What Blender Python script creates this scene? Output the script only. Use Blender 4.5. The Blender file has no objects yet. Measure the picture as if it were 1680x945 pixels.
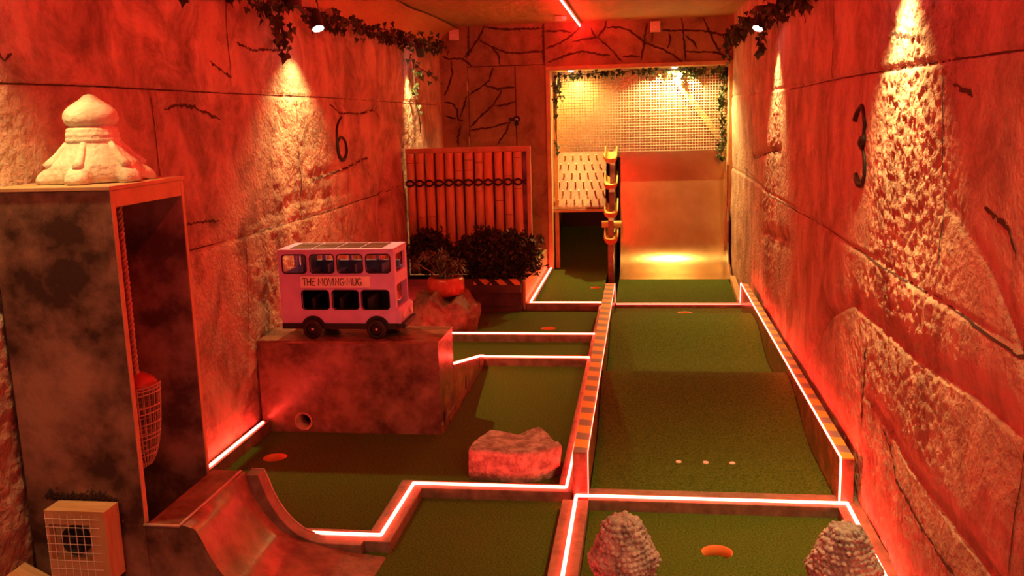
import bpy, math, random
import numpy as np
from mathutils import Vector, Matrix
PI = math.pi
SC = bpy.context.scene
COL = SC.collection
random.seed(7)

# ------------------------------------------------------------------ noise
def _lat(n, seed):
    return np.random.RandomState(seed).rand(n, n)
_L = {s: _lat(256, s) for s in range(12)}
def vnoise(u, v, seed=0):
    L = _L[seed % 12]
    ui = np.floor(u).astype(int); vi = np.floor(v).astype(int)
    fu = u - ui; fv = v - vi
    fu = fu * fu * (3 - 2 * fu); fv = fv * fv * (3 - 2 * fv)
    g = lambda a, b: L[a % 256, b % 256]
    return (g(ui, vi) * (1 - fu) + g(ui + 1, vi) * fu) * (1 - fv) + (g(ui, vi + 1) * (1 - fu) + g(ui + 1, vi + 1) * fu) * fv
def fbm(u, v, scale, octv=4, seed=0, gain=.5):
    t = 0; a = 1; n = 0; f = 1.0 / scale
    for k in range(octv):
        t = t + a * vnoise(u * f + 17.3 * k, v * f + 9.1 * k, seed + k); n += a; a *= gain; f *= 2.03
    return t / n - .5
def segd(u, v, pts):
    """signed distance to a polyline: returns |d| and the signed side"""
    best = np.full(np.shape(u), 1e9); sg = np.zeros(np.shape(u))
    for (a, b), (c, d) in zip(pts[:-1], pts[1:]):
        dx, dy = c - a, d - b; L2 = dx * dx + dy * dy + 1e-12
        t = np.clip(((u - a) * dx + (v - b) * dy) / L2, 0, 1)
        px, py = u - (a + t * dx), v - (b + t * dy)
        dd = np.sqrt(px * px + py * py)
        m = dd < best
        best = np.where(m, dd, best); sg = np.where(m, np.sign(dx * py - dy * px), sg)
    return best, sg

# ------------------------------------------------------------------ materials
MATS = {}
def mat(name, c1, c2=None, rough=.7, scale=8., metal=0., bump=0., bscale=60., bdist=.01, detail=6., emis=None, estr=0., spec=.5, ramp=(.35, .65), c3=None, aniso=None):
    m = bpy.data.materials.new(name); m.use_nodes = True
    nt = m.node_tree; N = nt.nodes; L = nt.links
    b = N['Principled BSDF']
    b.inputs['Roughness'].default_value = rough
    b.inputs['Metallic'].default_value = metal
    b.inputs['Specular IOR Level'].default_value = spec
    b.inputs['Base Color'].default_value = (*c1, 1)
    tc = N.new('ShaderNodeNewGeometry')
    mp = N.new('ShaderNodeMapping'); L.new(tc.outputs['Position'], mp.inputs['Vector'])
    if aniso: mp.inputs['Scale'].default_value = aniso
    if c2 is not None:
        n = N.new('ShaderNodeTexNoise'); n.inputs['Scale'].default_value = scale; n.inputs['Detail'].default_value = detail
        n.inputs['Roughness'].default_value = .65
        L.new(mp.outputs['Vector'], n.inputs['Vector'])
        r = N.new('ShaderNodeValToRGB')
        r.color_ramp.elements[0].position = ramp[0]; r.color_ramp.elements[0].color = (*c1, 1)
        r.color_ramp.elements[1].position = ramp[1]; r.color_ramp.elements[1].color = (*c2, 1)
        if c3 is not None:
            e = r.color_ramp.elements.new(min(.98, ramp[1] + .15)); e.color = (*c3, 1)
        L.new(n.outputs['Fac'], r.inputs['Fac']); L.new(r.outputs['Color'], b.inputs['Base Color'])
    if bump > 0:
        n2 = N.new('ShaderNodeTexNoise'); n2.inputs['Scale'].default_value = bscale; n2.inputs['Detail'].default_value = 5
        L.new(mp.outputs['Vector'], n2.inputs['Vector'])
        bp = N.new('ShaderNodeBump'); bp.inputs['Strength'].default_value = bump; bp.inputs['Distance'].default_value = bdist
        L.new(n2.outputs['Fac'], bp.inputs['Height']); L.new(bp.outputs['Normal'], b.inputs['Normal'])
    if emis:
        b.inputs['Emission Color'].default_value = (*emis, 1); b.inputs['Emission Strength'].default_value = estr
    MATS[name] = m
    return m

def rock_wall_mat(name, ca, cb, dirt, bump=.9, bdist=.014):
    """painted foam rock: blotchy tan with dark smoky stains and fine chips"""
    m = mat(name, ca, cb, rough=.75, scale=2.2, ramp=(.3, .7), spec=.3)
    nt = m.node_tree; N = nt.nodes; L = nt.links
    b = N['Principled BSDF']
    src = b.inputs['Base Color'].links[0].from_socket
    pos = [x for x in N if x.bl_idname == 'ShaderNodeNewGeometry'][0].outputs['Position']
    n = N.new('ShaderNodeTexNoise'); n.inputs['Scale'].default_value = 3.1; n.inputs['Detail'].default_value = 9; n.inputs['Roughness'].default_value = .72
    n.inputs['Distortion'].default_value = .6
    L.new(pos, n.inputs['Vector'])
    r = N.new('ShaderNodeValToRGB'); r.color_ramp.elements[0].position = .44; r.color_ramp.elements[1].position = .64
    r.color_ramp.elements[0].color = (0, 0, 0, 1); r.color_ramp.elements[1].color = (.8, .8, .8, 1)
    L.new(n.outputs['Fac'], r.inputs['Fac'])
    mx = N.new('ShaderNodeMix'); mx.data_type = 'RGBA'
    L.new(r.outputs['Color'], mx.inputs['Factor']); L.new(src, mx.inputs['A']); mx.inputs['B'].default_value = (*dirt, 1)
    # thin dark veins, vertical brush drift
    mp = N.new('ShaderNodeMapping'); mp.inputs['Scale'].default_value = (9, 9, 2.5); L.new(pos, mp.inputs['Vector'])
    n3 = N.new('ShaderNodeTexNoise'); n3.inputs['Scale'].default_value = 1.0; n3.inputs['Detail'].default_value = 6; L.new(mp.outputs['Vector'], n3.inputs['Vector'])
    r3 = N.new('ShaderNodeMapRange'); r3.inputs['From Min'].default_value = .3; r3.inputs['From Max'].default_value = .7
    r3.inputs['To Min'].default_value = .80; r3.inputs['To Max'].default_value = 1.12
    L.new(n3.outputs['Fac'], r3.inputs['Value'])
    mu = N.new('ShaderNodeMix'); mu.data_type = 'RGBA'; mu.blend_type = 'MULTIPLY'; mu.inputs['Factor'].default_value = 1
    L.new(mx.outputs['Result'], mu.inputs['A']); L.new(r3.outputs['Result'], mu.inputs['B'])
    L.new(mu.outputs['Result'], b.inputs['Base Color'])
    n2 = N.new('ShaderNodeTexNoise'); n2.inputs['Scale'].default_value = 48; n2.inputs['Detail'].default_value = 5; n2.inputs['Distortion'].default_value = .3; L.new(pos, n2.inputs['Vector'])
    bp = N.new('ShaderNodeBump'); bp.inputs['Strength'].default_value = bump; bp.inputs['Distance'].default_value = bdist
    L.new(n2.outputs['Fac'], bp.inputs['Height']); L.new(bp.outputs['Normal'], b.inputs['Normal'])
    return m

def stripe_mat(name, ca, cb, axis, period, duty, skew=0., skew_axis=0, rough=.5, phase=0.):
    m = mat(name, ca, rough=rough); nt = m.node_tree; N = nt.nodes; L = nt.links; b = N['Principled BSDF']
    g = [x for x in N if x.bl_idname == 'ShaderNodeNewGeometry'][0]
    s = N.new('ShaderNodeSeparateXYZ'); L.new(g.outputs['Position'], s.inputs[0])
    mu = N.new('ShaderNodeMath'); mu.operation = 'MULTIPLY'; mu.inputs[1].default_value = skew; L.new(s.outputs[skew_axis], mu.inputs[0])
    ad = N.new('ShaderNodeMath'); ad.operation = 'ADD'; L.new(s.outputs[axis], ad.inputs[0]); L.new(mu.outputs[0], ad.inputs[1])
    a2 = N.new('ShaderNodeMath'); a2.operation = 'ADD'; a2.inputs[1].default_value = phase; L.new(ad.outputs[0], a2.inputs[0])
    dv = N.new('ShaderNodeMath'); dv.operation = 'DIVIDE'; dv.inputs[1].default_value = period; L.new(a2.outputs[0], dv.inputs[0])
    fr = N.new('ShaderNodeMath'); fr.operation = 'FRACT'; L.new(dv.outputs[0], fr.inputs[0])
    lt = N.new('ShaderNodeMath'); lt.operation = 'LESS_THAN'; lt.inputs[1].default_value = duty; L.new(fr.outputs[0], lt.inputs[0])
    mx = N.new('ShaderNodeMix'); mx.data_type = 'RGBA'; mx.inputs['A'].default_value = (*ca, 1); mx.inputs['B'].default_value = (*cb, 1)
    L.new(lt.outputs[0], mx.inputs['Factor']); L.new(mx.outputs['Result'], b.inputs['Base Color'])
    return m

LEDC = (1.0, .037, .024)
LED_STR = 50.
M_LED = mat('red_led_tube', (.8, .3, .25), emis=LEDC, estr=LED_STR)
M_LEDTHIN = mat('red_led_thin_tube', (.8, .3, .25), emis=(1., .06, .04), estr=17.)
M_LEDCEIL = mat('red_led_ceiling_tube', (.8, .3, .25), emis=(1., .014, .014), estr=112.)
M_ROCKL = rock_wall_mat('painted_cave_rock', (.40, .27, .20), (.62, .47, .35), (.12, .07, .055))
M_ROCKR = rock_wall_mat('painted_cave_rock_warm', (.42, .30, .22), (.66, .50, .38), (.20, .12, .09))
M_CRACK = mat('dark_crack_paint', (.035, .012, .010), (.07, .03, .02), rough=.9, scale=40)
M_PAVE = rock_wall_mat('ochre_paving_paint', (.26, .15, .085), (.42, .27, .15), (.15, .08, .05), bump=.4, bdist=.01)
M_CEIL = mat('ceiling_ochre_paint', (.38, .19, .07), (.52, .30, .12), rough=.7, scale=1.4, aniso=(1, .35, 1), bump=.5, bscale=5, bdist=.08)
M_TURF = mat('artificial_turf', (.034, .075, .008), (.135, .215, .026), rough=.95, scale=150, detail=5, bump=1., bscale=260, bdist=.010, spec=.12)
M_CONC = mat('dark_base_floor', (.05, .035, .03), (.09, .06, .05), rough=.8, scale=6)
M_KERB = mat('weathered_kerb_paint', (.12, .075, .055), (.26, .17, .13), rough=.5, scale=14, c3=(.34, .24, .19), bump=.3, bscale=35, bdist=.006)
M_BOARD = mat('brown_mottled_board', (.13, .05, .035), (.33, .15, .10), rough=.24, scale=7, detail=12, ramp=(.38, .62), bump=.08, bscale=70)
M_PED = mat('mottled_pedestal_paint', (.10, .045, .035), (.31, .17, .13), rough=.24, scale=6, detail=12, bump=.08, bscale=70, ramp=(.38, .6), c3=(.34, .21, .16))
M_CAB = mat('brown_smoky_paint', (.040, .018, .013), (.36, .20, .14), rough=.5, scale=3.4, detail=12, bump=.1, bscale=60, ramp=(.40, .62))
M_CABIN = mat('dark_smoky_inner_paint', (.09, .052, .042), (.36, .24, .18), rough=.6, scale=5.5, detail=12, ramp=(.4, .62))
M_WOOD = mat('pale_pine', (.50, .30, .14), (.68, .46, .24), rough=.5, scale=6, aniso=(1, 6, 1))
M_WOODX = mat('painted_timber', (.42, .25, .13), (.58, .37, .20), rough=.5, scale=8)
M_LIP = mat('worn_board_edge', (.35, .2, .15), (.6, .4, .32), rough=.35, scale=25)
M_STEEL = mat('brushed_sheet_steel', (.60, .38, .18), (.70, .48, .26), rough=.24, scale=5, metal=.85, aniso=(1, 1, 1), bump=.05, bscale=14, bdist=.02)  # yellow lamp light and red reflections tinted into the steel colour
M_WIRE = mat('galvanised_wire', (.80, .76, .66), rough=.5)
M_PEGB = mat('ruddy_peg_plank', (.24, .085, .04), (.34, .135, .065), rough=.5, scale=14, aniso=(3, .6, .6))
M_BAMB = mat('bamboo_cane', (.50, .30, .14), (.66, .44, .22), rough=.42, scale=9, aniso=(5, 5, .8))
M_BAMBN = mat('bamboo_node', (.18, .08, .04), rough=.6)
M_YBAMB = mat('split_bamboo', (.62, .50, .14), (.74, .62, .24), rough=.4, scale=20)
M_REDEND = mat('red_lit_cut_end', (.62, .12, .06), (.72, .2, .1), rough=.6, scale=30)  # red light falling on the bamboo end grain, put into its colour
M_BLACK = mat('matt_black', (.012, .010, .010), rough=.55)
M_BLKGL = mat('black_gloss', (.015, .012, .012), rough=.2)
M_LENS = mat('lamp_lens_lit', (.9, .9, .9), emis=(1., .93, .80), estr=14.)
M_LEAF = mat('ivy_leaf', (.014, .028, .008), (.045, .08, .022), rough=.6, scale=18)
M_LEAFD = mat('dark_bush_leaf', (.014, .020, .010), (.045, .055, .028), rough=.5, scale=30)
M_SPIKE = mat('spiky_leaf', (.06, .05, .035), (.20, .15, .10), rough=.5, scale=22)
M_STEM = mat('dark_stem', (.03, .018, .012), rough=.8)
M_PINK = mat('chalky_pink_paint', (.54, .34, .74), (.68, .46, .90), rough=.5, scale=9, c3=(.72, .50, .92), detail=8)
M_PINKL = mat('pale_pink_sign', (.92, .86, .86), rough=.6)
M_SEAT = mat('slate_blue_paint', (.17, .20, .36), rough=.6)
M_GLASSD = mat('dark_roof_panel', (.07, .05, .045), (.12, .09, .07), rough=.25, scale=12)
M_CREAM = mat('cream_stone', (.50, .46, .36), (.80, .76, .64), rough=.85, scale=13, bump=.6, bscale=70, c3=(.85, .81, .7))
M_STONE = mat('grey_pink_carved_stone', (.16, .13, .13), (.50, .43, .42), rough=.9, scale=26, detail=8, bump=.9, bscale=70, bdist=.008)
M_STONE2 = mat('rough_masonry_stone', (.20, .13, .12), (.52, .38, .36), rough=.9, scale=20, detail=8, bump=.8, bscale=90, bdist=.008, ramp=(.4, .62))
M_ROCKB = mat('ruddy_boulder', (.08, .035, .028), (.24, .12, .085), rough=.7, scale=12, detail=8, bump=.6, bscale=40)
M_POT = mat('red_glazed_pot', (.34, .035, .025), (.46, .07, .05), rough=.35, scale=14)
M_CUP = mat('orange_cup_liner', (.75, .22, .06), rough=.4)
M_WHITE = mat('off_white_plastic', (.78, .66, .62), rough=.45)
M_RATTAN = mat('pale_rattan', (.50, .34, .24), rough=.6)
M_ROPE = mat('twisted_rope', (.55, .36, .25), (.38, .22, .15), rough=.9, scale=60)
M_SOIL = mat('dark_soil', (.02, .014, .01), rough=.95)
M_HAZ = stripe_mat('hazard_stripe_paint', (.70, .34, .06), (.20, .17, .17), 1, .167, .46, skew=.25, skew_axis=0, phase=.03)
M_HAZ2 = stripe_mat('hazard_chevron_paint', (.02, .015, .015), (.62, .30, .09), 0, .118, .52, skew=1.1, skew_axis=2, phase=.03)
M_DARKB = mat('black_brown_board', (.030, .014, .011), (.075, .035, .025), rough=.45, scale=9)

# ------------------------------------------------------------------ mesh builder
ORG = {}
def origin_of(p):
    while p is not None and p.parent is not None: p = p.parent
    return Vector(p.location) if p is not None else Vector((0, 0, 0))
class MB:
    def __init__(s): s.v = []; s.f = []; s.m = []; s.cur = 0
    def add(s, vs, fs):
        o = len(s.v); s.v += [tuple(map(float, q)) for q in vs]
        for f in fs: s.f.append(tuple(i + o for i in f)); s.m.append(s.cur)
        return s
    def box(s, x0, x1, y0, y1, z0, z1):
        return s.add([(x0, y0, z0), (x1, y0, z0), (x1, y1, z0), (x0, y1, z0), (x0, y0, z1), (x1, y0, z1), (x1, y1, z1), (x0, y1, z1)],
                     [(0, 3, 2, 1), (4, 5, 6, 7), (0, 1, 5, 4), (1, 2, 6, 5), (2, 3, 7, 6), (3, 0, 4, 7)])
    def beam(s, a, b, w, h, up=(0, 0, 1)):
        a = Vector(a); b = Vector(b); d = (b - a).normalized(); u = Vector(up)
        r = d.cross(u)
        if r.length < 1e-4: r = d.cross(Vector((1, 0, 0)))
        r.normalize(); u = r.cross(d)
        P = []
        for c in (a, b):
            for i, j in ((-1, -1), (1, -1), (1, 1), (-1, 1)): P.append(c + r * (i * w / 2) + u * (j * h / 2))
        return s.add(P, [(0, 1, 2, 3), (7, 6, 5, 4), (0, 4, 5, 1), (1, 5, 6, 2), (2, 6, 7, 3), (3, 7, 4, 0)])
    def tube(s, pts, r, n=8, cap=True):
        pts = [Vector(p) for p in pts]; k = len(pts)
        rs = r if isinstance(r, (list, tuple)) else [r] * k
        prev = None; P = []
        for i, p in enumerate(pts):
            d = (pts[min(i + 1, k - 1)] - pts[max(i - 1, 0)]).normalized()
            a = prev if prev is not None else (Vector((0, 0, 1)) if abs(d.z) < .9 else Vector((1, 0, 0)))
            a = (a - d * a.dot(d)).normalized(); prev = a; b = d.cross(a)
            for j in range(n):
                t = 2 * PI * j / n; P.append(p + (a * math.cos(t) + b * math.sin(t)) * rs[i])
        F = []
        for i in range(k - 1):
            for j in range(n):
                j2 = (j + 1) % n; F.append((i * n + j, i * n + j2, (i + 1) * n + j2, (i + 1) * n + j))
        if cap: F.append(tuple(reversed(range(n)))); F.append(tuple(range((k - 1) * n, k * n)))
        return s.add(P, F)
    def lathe(s, prof, c=(0, 0, 0), n=32, rfun=None, cap=True):
        P = []; k = len(prof)
        for (r, z) in prof:
            for j in range(n):
                t = 2 * PI * j / n; q = r * (rfun(t, z) if rfun else 1)
                P.append((c[0] + q * math.cos(t), c[1] + q * math.sin(t), c[2] + z))
        F = []
        for i in range(k - 1):
            for j in range(n):
                j2 = (j + 1) % n; F.append((i * n + j, i * n + j2, (i + 1) * n + j2, (i + 1) * n + j))
        if cap: F.append(tuple(reversed(range(n)))); F.append(tuple(range((k - 1) * n, k * n)))
        return s.add(P, F)
    def grid(s, X, Y, Z, flip=False):
        """arrays [i][j] of coordinates"""
        ni, nj = X.shape
        P = np.stack([X.ravel(), Y.ravel(), Z.ravel()], 1).tolist()
        F = []
        for i in range(ni - 1):
            for j in range(nj - 1):
                a = i * nj + j; q = (a, a + 1, a + nj + 1, a + nj)
                F.append(q[::-1] if flip else q)
        return s.add(P, F)
    def prism(s, poly, mapf, t0, t1):
        """2-D polygon (u,v) extruded in w: mapf(u,v,w)->xyz"""
        n = len(poly)
        P = [mapf(u, v, t0) for u, v in poly] + [mapf(u, v, t1) for u, v in poly]
        F = [tuple(range(n)), tuple(reversed(range(n, 2 * n)))]
        F += [(i, i + n, (i + 1) % n + n, (i + 1) % n) for i in range(n)]
        return s.add(P, F)
    def panel(s, outer, holes, mapf, t0, t1, rad=.008, seg=4):
        """rectangle with rounded rectangular holes, thickness t0..t1; outer,holes=(u0,u1,v0,v1)"""
        us = sorted({outer[0], outer[1]} | {h[0] for h in holes} | {h[1] for h in holes})
        vs = sorted({outer[2], outer[3]} | {h[2] for h in holes} | {h[3] for h in holes})
        for w, rev in ((t0, 0), (t1, 1)):
            for a, b in zip(us[:-1], us[1:]):
                for c, d in zip(vs[:-1], vs[1:]):
                    mu, mv = (a + b) / 2, (c + d) / 2
                    if any(h[0] < mu < h[1] and h[2] < mv < h[3] for h in holes): continue
                    q = [mapf(a, c, w), mapf(b, c, w), mapf(b, d, w), mapf(a, d, w)]
                    s.add(q[::-1] if rev else q, [(0, 1, 2, 3)])
            for h in holes:
                for cu, cv, su, sv in ((h[0], h[2], 1, 1), (h[1], h[2], -1, 1), (h[1], h[3], -1, -1), (h[0], h[3], 1, -1)):
                    arc = [(cu + su * rad * (1 - math.cos(t)), cv + sv * rad * (1 - math.sin(t))) for t in [PI / 2 * k / seg for k in range(seg + 1)]]
                    pts = [mapf(cu, cv, w)] + [mapf(u, v, w) for u, v in arc]
                    for k in range(1, seg + 1): s.add([pts[0], pts[k], pts[k + 1]], [(0, 1, 2)])
        for h in holes:
            loop = []
            for cu, cv, su, sv, rev in ((h[0], h[2], 1, 1, 0), (h[1], h[2], -1, 1, 1), (h[1], h[3], -1, -1, 0), (h[0], h[3], 1, -1, 1)):
                arc = [(cu + su * rad * (1 - math.cos(t)), cv + sv * rad * (1 - math.sin(t))) for t in [PI / 2 * k / seg for k in range(seg + 1)]]
                loop += arc[::-1] if rev else arc
            n = len(loop)
            for i in range(n):
                (a, b), (c, d) = loop[i], loop[(i + 1) % n]
                s.add([mapf(a, b, t0), mapf(a, b, t1), mapf(c, d, t1), mapf(c, d, t0)], [(0, 1, 2, 3)])
        o = outer; R = [(o[0], o[2]), (o[1], o[2]), (o[1], o[3]), (o[0], o[3])]
        for i in range(4):
            (a, b), (c, d) = R[i], R[(i + 1) % 4]
            s.add([mapf(a, b, t0), mapf(c, d, t0), mapf(c, d, t1), mapf(a, b, t1)], [(0, 1, 2, 3)])
        return s
    def ribbon(s, pts, w, surf, jag=.5, step=.02, lift=0., taper=True, seed=0):
        """flat jagged stroke laid on surf(u,v)->xyz"""
        rnd = random.Random(seed + int(abs(pts[0][0]) * 997) + int(abs(pts[0][1]) * 313))
        P = []
        for (a, b), (c, d) in zip(pts[:-1], pts[1:]):
            L = math.hypot(c - a, d - b); n = max(1, int(L / step))
            for k in range(n): P.append((a + (c - a) * k / n, b + (d - b) * k / n))
        P.append(pts[-1]); n = len(P); V = []
        for i, (u, v) in enumerate(P):
            a = P[max(i - 1, 0)]; b = P[min(i + 1, n - 1)]
            dx, dy = b[0] - a[0], b[1] - a[1]; L = math.hypot(dx, dy) or 1
            nx, ny = -dy / L, dx / L
            e = min(1, .35 + min(i, n - 1 - i) * .4) if taper else 1
            j = w * jag * rnd.uniform(-.6, .6)
            h = w * .5 * e * (1 + jag * rnd.uniform(-.6, .9))
            V.append(surf(u + nx * (h + j), v + ny * (h + j))); V.append(surf(u - nx * (h - j), v - ny * (h - j)))
        return s.add(V, [(2 * i, 2 * i + 1, 2 * i + 3, 2 * i + 2) for i in range(n - 1)])
    def build(s, name, mats, parent=None, smooth=False, bevel=0., auto=False):
        me = bpy.data.meshes.new(name)
        o0 = origin_of(parent)
        me.from_pydata([(x - o0.x, y - o0.y, z - o0.z) for x, y, z in s.v], [], s.f)
        mats = mats if isinstance(mats, (list, tuple)) else [mats]
        for m in mats: me.materials.append(m)
        if len(mats) > 1: me.polygons.foreach_set('material_index', s.m)
        if smooth: me.polygons.foreach_set('use_smooth', [True] * len(me.polygons))
        me.update()
        ob = bpy.data.objects.new(name, me); COL.objects.link(ob)
        if parent is not None: ob.parent = parent
        if bevel > 0:
            b = ob.modifiers.new('bevel', 'BEVEL'); b.width = bevel; b.segments = 2; b.limit_method = 'ANGLE'
        return ob
def tag(o, label, cat, group=None, kind=None):
    if label: o['label'] = label
    if cat: o['category'] = cat
    if group: o['group'] = group
    if kind: o['kind'] = kind
    return o
def thing(name, loc, label, cat, group=None):
    o = bpy.data.objects.new(name, None); o.location = loc; o.empty_display_size = .05; COL.objects.link(o)
    return tag(o, label, cat, group)
def struct(o): o['kind'] = 'structure'; return o

CR_WALL= [[(-1.891, 2.056), (-1.798, 2.035), (-1.668, 2.031), (-1.568, 1.956)], [(-1.601, 2.328), (-1.601, 2.24), (-1.6, 2.099), (-1.658, 2.03)], [(-1.436, 2.322), (-1.51, 2.202), (-1.572, 2.116), (-1.631, 2.029)], [(-1.51, 2.202), (-1.387, 2.127), (-1.325, 2.054), (-1.31, 1.956)], [(-1.387, 2.135), (-1.26, 2.073), (-1.114, 2.06), (-0.914, 2.071)], [(-1.436, 2.304), (-1.254, 2.279), (-1.163, 2.276), (-0.909, 2.275)], [(-1.162, 2.311), (-1.163, 2.276)], [(-0.903, 2.309), (-0.904, 1.951)], [(-0.892, 2.248), (-0.748, 2.246), (-0.641, 2.229)], [(-0.877, 2.094), (-0.75, 2.138), (-0.641, 2.203), (-0.55, 2.286)], [(-0.319, 2.32), (-0.346, 2.244), (-0.409, 2.177), (-0.534, 2.165), (-0.642, 2.143)], [(-0.409, 2.177), (-0.303, 2.087), (-0.18, 1.943)], [(-0.862, 1.967), (-0.716, 2.023), (-0.554, 2.058), (-0.411, 2.03), (-0.286, 2.008)], [(-0.462, 2.265), (-0.436, 2.195), (-0.409, 2.177)], [(-0.32, 2.26), (-0.196, 2.255), (-0.108, 2.217), (-0.038, 2.163), (0.015, 2.118), (0.173, 2.052), (0.278, 1.996), (0.365, 1.924)], [(0.041, 2.297), (0.015, 2.118), (-0.012, 1.955)], [(0.094, 2.209), (0.085, 2.115)], [(0.172, 2.215), (0.381, 2.207), (0.519, 2.201), (0.795, 2.139)], [(0.233, 2.204), (0.251, 2.135), (0.225, 2.05)], [(0.345, 2.318), (0.363, 2.216), (0.382, 1.941)], [(0.381, 2.164), (0.451, 2.101), (0.495, 2.04)], [(0.535, 2.311), (0.588, 2.19), (0.641, 2.086), (0.694, 1.999)], [(0.382, 2.024), (0.521, 2.013), (0.659, 2.0), (0.797, 1.952)], [(-0.18, 2.004), (-0.021, 1.99)], [(-1.771, 2.016), (-1.766, 1.891), (-1.819, 1.749), (-1.85, 1.696)], [(-1.852, 1.642), (-1.777, 1.63), (-1.732, 1.566), (-1.727, 1.475), (-1.671, 1.455)], [(-1.634, 1.689), (-1.676, 1.564), (-1.707, 1.492)], [(-1.701, 1.419), (-1.733, 1.31), (-1.736, 1.228)], [(-1.857, 1.515), (-1.745, 1.484)], [(-0.892, 1.827), (-1.011, 1.795), (-1.15, 1.729)], [(-1.067, 1.744), (-0.976, 1.732), (-0.894, 1.703)], [(-0.894, 1.703), (-0.996, 1.67), (-1.153, 1.621)], [(-1.092, 1.494), (-0.981, 1.509), (-0.898, 1.51)], [(-1.135, 1.26), (-1.024, 1.257), (-0.904, 1.25)], [(-1.056, 1.133), (-0.891, 1.125)], [(-1.058, 1.025), (-0.893, 1.034)], [(-0.985, 1.014), (-1.051, 0.934)], [(-1.053, 1.25), (-0.889, 1.25)], [(-0.962, 1.248), (-1.037, 1.169)], [(-1.055, 0.797), (-0.972, 0.8), (-0.897, 0.858)], [(-0.972, 0.8), (-0.936, 0.722), (-0.949, 0.557), (-0.98, 0.409), (-0.993, 0.241)], [(-0.946, 0.713), (-0.9, 0.712)], [(-1.04, 0.223), (-0.91, 0.222)]]
CR_DOOR= [[(-1.372, 1.94), (-1.413, 1.826), (-1.47, 1.783), (-1.612, 1.698)], [(-1.47, 1.783), (-1.341, 1.743), (-1.175, 1.756)], [(-1.296, 1.733), (-1.373, 1.61), (-1.498, 1.505), (-1.614, 1.399)], [(-1.374, 1.592), (-1.272, 1.598), (-1.17, 1.622)], [(-1.615, 1.372), (-1.408, 1.394), (-1.221, 1.434)], [(-1.23, 1.434), (-1.28, 1.336), (-1.357, 1.229)]]
L_SEAM= [[(2.551, 1.635), (3.034, 1.639), (4.126, 1.635), (5.485, 1.635), (7.042, 1.626), (8.512, 1.613)], [(3.564, 0.984), (4.166, 0.968), (4.758, 0.966), (5.587, 0.965), (6.736, 0.963), (7.138, 0.977)], [(3.443, 1.633), (3.447, 1.489), (3.449, 1.3)], [(4.194, 2.053), (4.171, 1.836), (4.16, 1.712), (4.165, 1.635)], [(4.955, 1.611), (4.944, 1.365), (4.952, 1.164), (4.926, 0.98)], [(4.166, 0.968), (4.149, 0.7), (4.119, 0.467)]]
L_CR= [[(2.571, 1.737), (2.605, 1.704), (2.642, 1.723)], [(3.536, 1.552), (3.652, 1.577), (3.812, 1.573), (3.95, 1.534), (4.039, 1.514)], [(4.271, 1.87), (4.442, 1.847), (4.845, 1.872)], [(5.534, 1.6), (5.699, 1.545), (6.222, 1.536), (6.526, 1.565), (6.641, 1.5)], [(5.129, 1.168), (5.63, 1.189), (6.311, 1.24)], [(3.601, 1.094), (3.923, 1.072)], [(3.966, 1.77), (4.111, 1.724), (4.173, 1.707)], [(7.46, 1.518), (7.453, 1.274)]]
R_SEAM= [[(2.114, 1.61), (2.728, 1.612), (3.347, 1.61), (4.011, 1.612), (5.435, 1.598)], [(4.221, 1.941), (4.22, 1.792), (4.23, 1.62)], [(2.715, 1.597), (2.691, 1.494), (2.679, 1.369), (2.657, 1.222), (2.661, 1.121), (2.651, 0.973)], [(4.781, 1.009), (4.775, 0.763), (4.848, 0.53)], [(7.748, 1.032), (6.046, 0.959), (5.064, 0.964), (3.947, 0.979), (3.229, 0.959), (2.651, 0.973), (2.286, 0.961), (1.995, 0.958)], [(1.996, 0.825), (2.004, 0.686), (2.023, 0.565), (2.039, 0.462)]]
R_CR= [[(3.132, 0.421), (3.028, 0.384), (2.885, 0.338), (2.678, 0.309), (2.501, 0.301), (2.346, 0.301)], [(3.225, 1.725), (3.098, 1.71), (2.942, 1.691)], [(2.622, 1.546), (2.532, 1.531), (2.473, 1.512)], [(7.107, 1.137), (6.397, 1.204), (5.686, 1.249)], [(3.399, 0.662), (3.395, 0.481), (3.409, 0.336)], [(2.132, 1.161), (2.177, 1.216), (2.34, 1.254)]]
R_HOLLOW= [[(3.562, 0.74), (3.189, 0.736), (2.758, 0.748), (2.432, 0.773), (2.172, 0.779)], [(3.219, 0.424), (2.829, 0.42), (2.466, 0.406), (2.183, 0.395)], [(6.305, 0.673), (5.243, 0.76)], [(2.499, 1.144), (2.143, 1.029), (1.986, 0.908)]]
THREE= [[(3.669, 1.447), (3.645, 1.473), (3.622, 1.485), (3.578, 1.499), (3.541, 1.485), (3.507, 1.447), (3.511, 1.408), (3.522, 1.376), (3.57, 1.353), (3.532, 1.337), (3.508, 1.299), (3.51, 1.252), (3.545, 1.217), (3.588, 1.218), (3.648, 1.246)], [(3.634, 1.351), (3.57, 1.353)]]
SIX= [[(5.724, 1.517), (5.653, 1.489), (5.608, 1.443), (5.584, 1.379), (5.585, 1.323), (5.617, 1.275), (5.685, 1.253), (5.746, 1.278), (5.767, 1.325), (5.745, 1.37), (5.688, 1.395), (5.618, 1.374), (5.594, 1.341)]]
SP = dict(L1=115, L2=120, L0=38, R1=120, R2=150, R0=52, R0b=20, D1=170, D2=85)
WORLD = .24
EXPO = 0.

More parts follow.
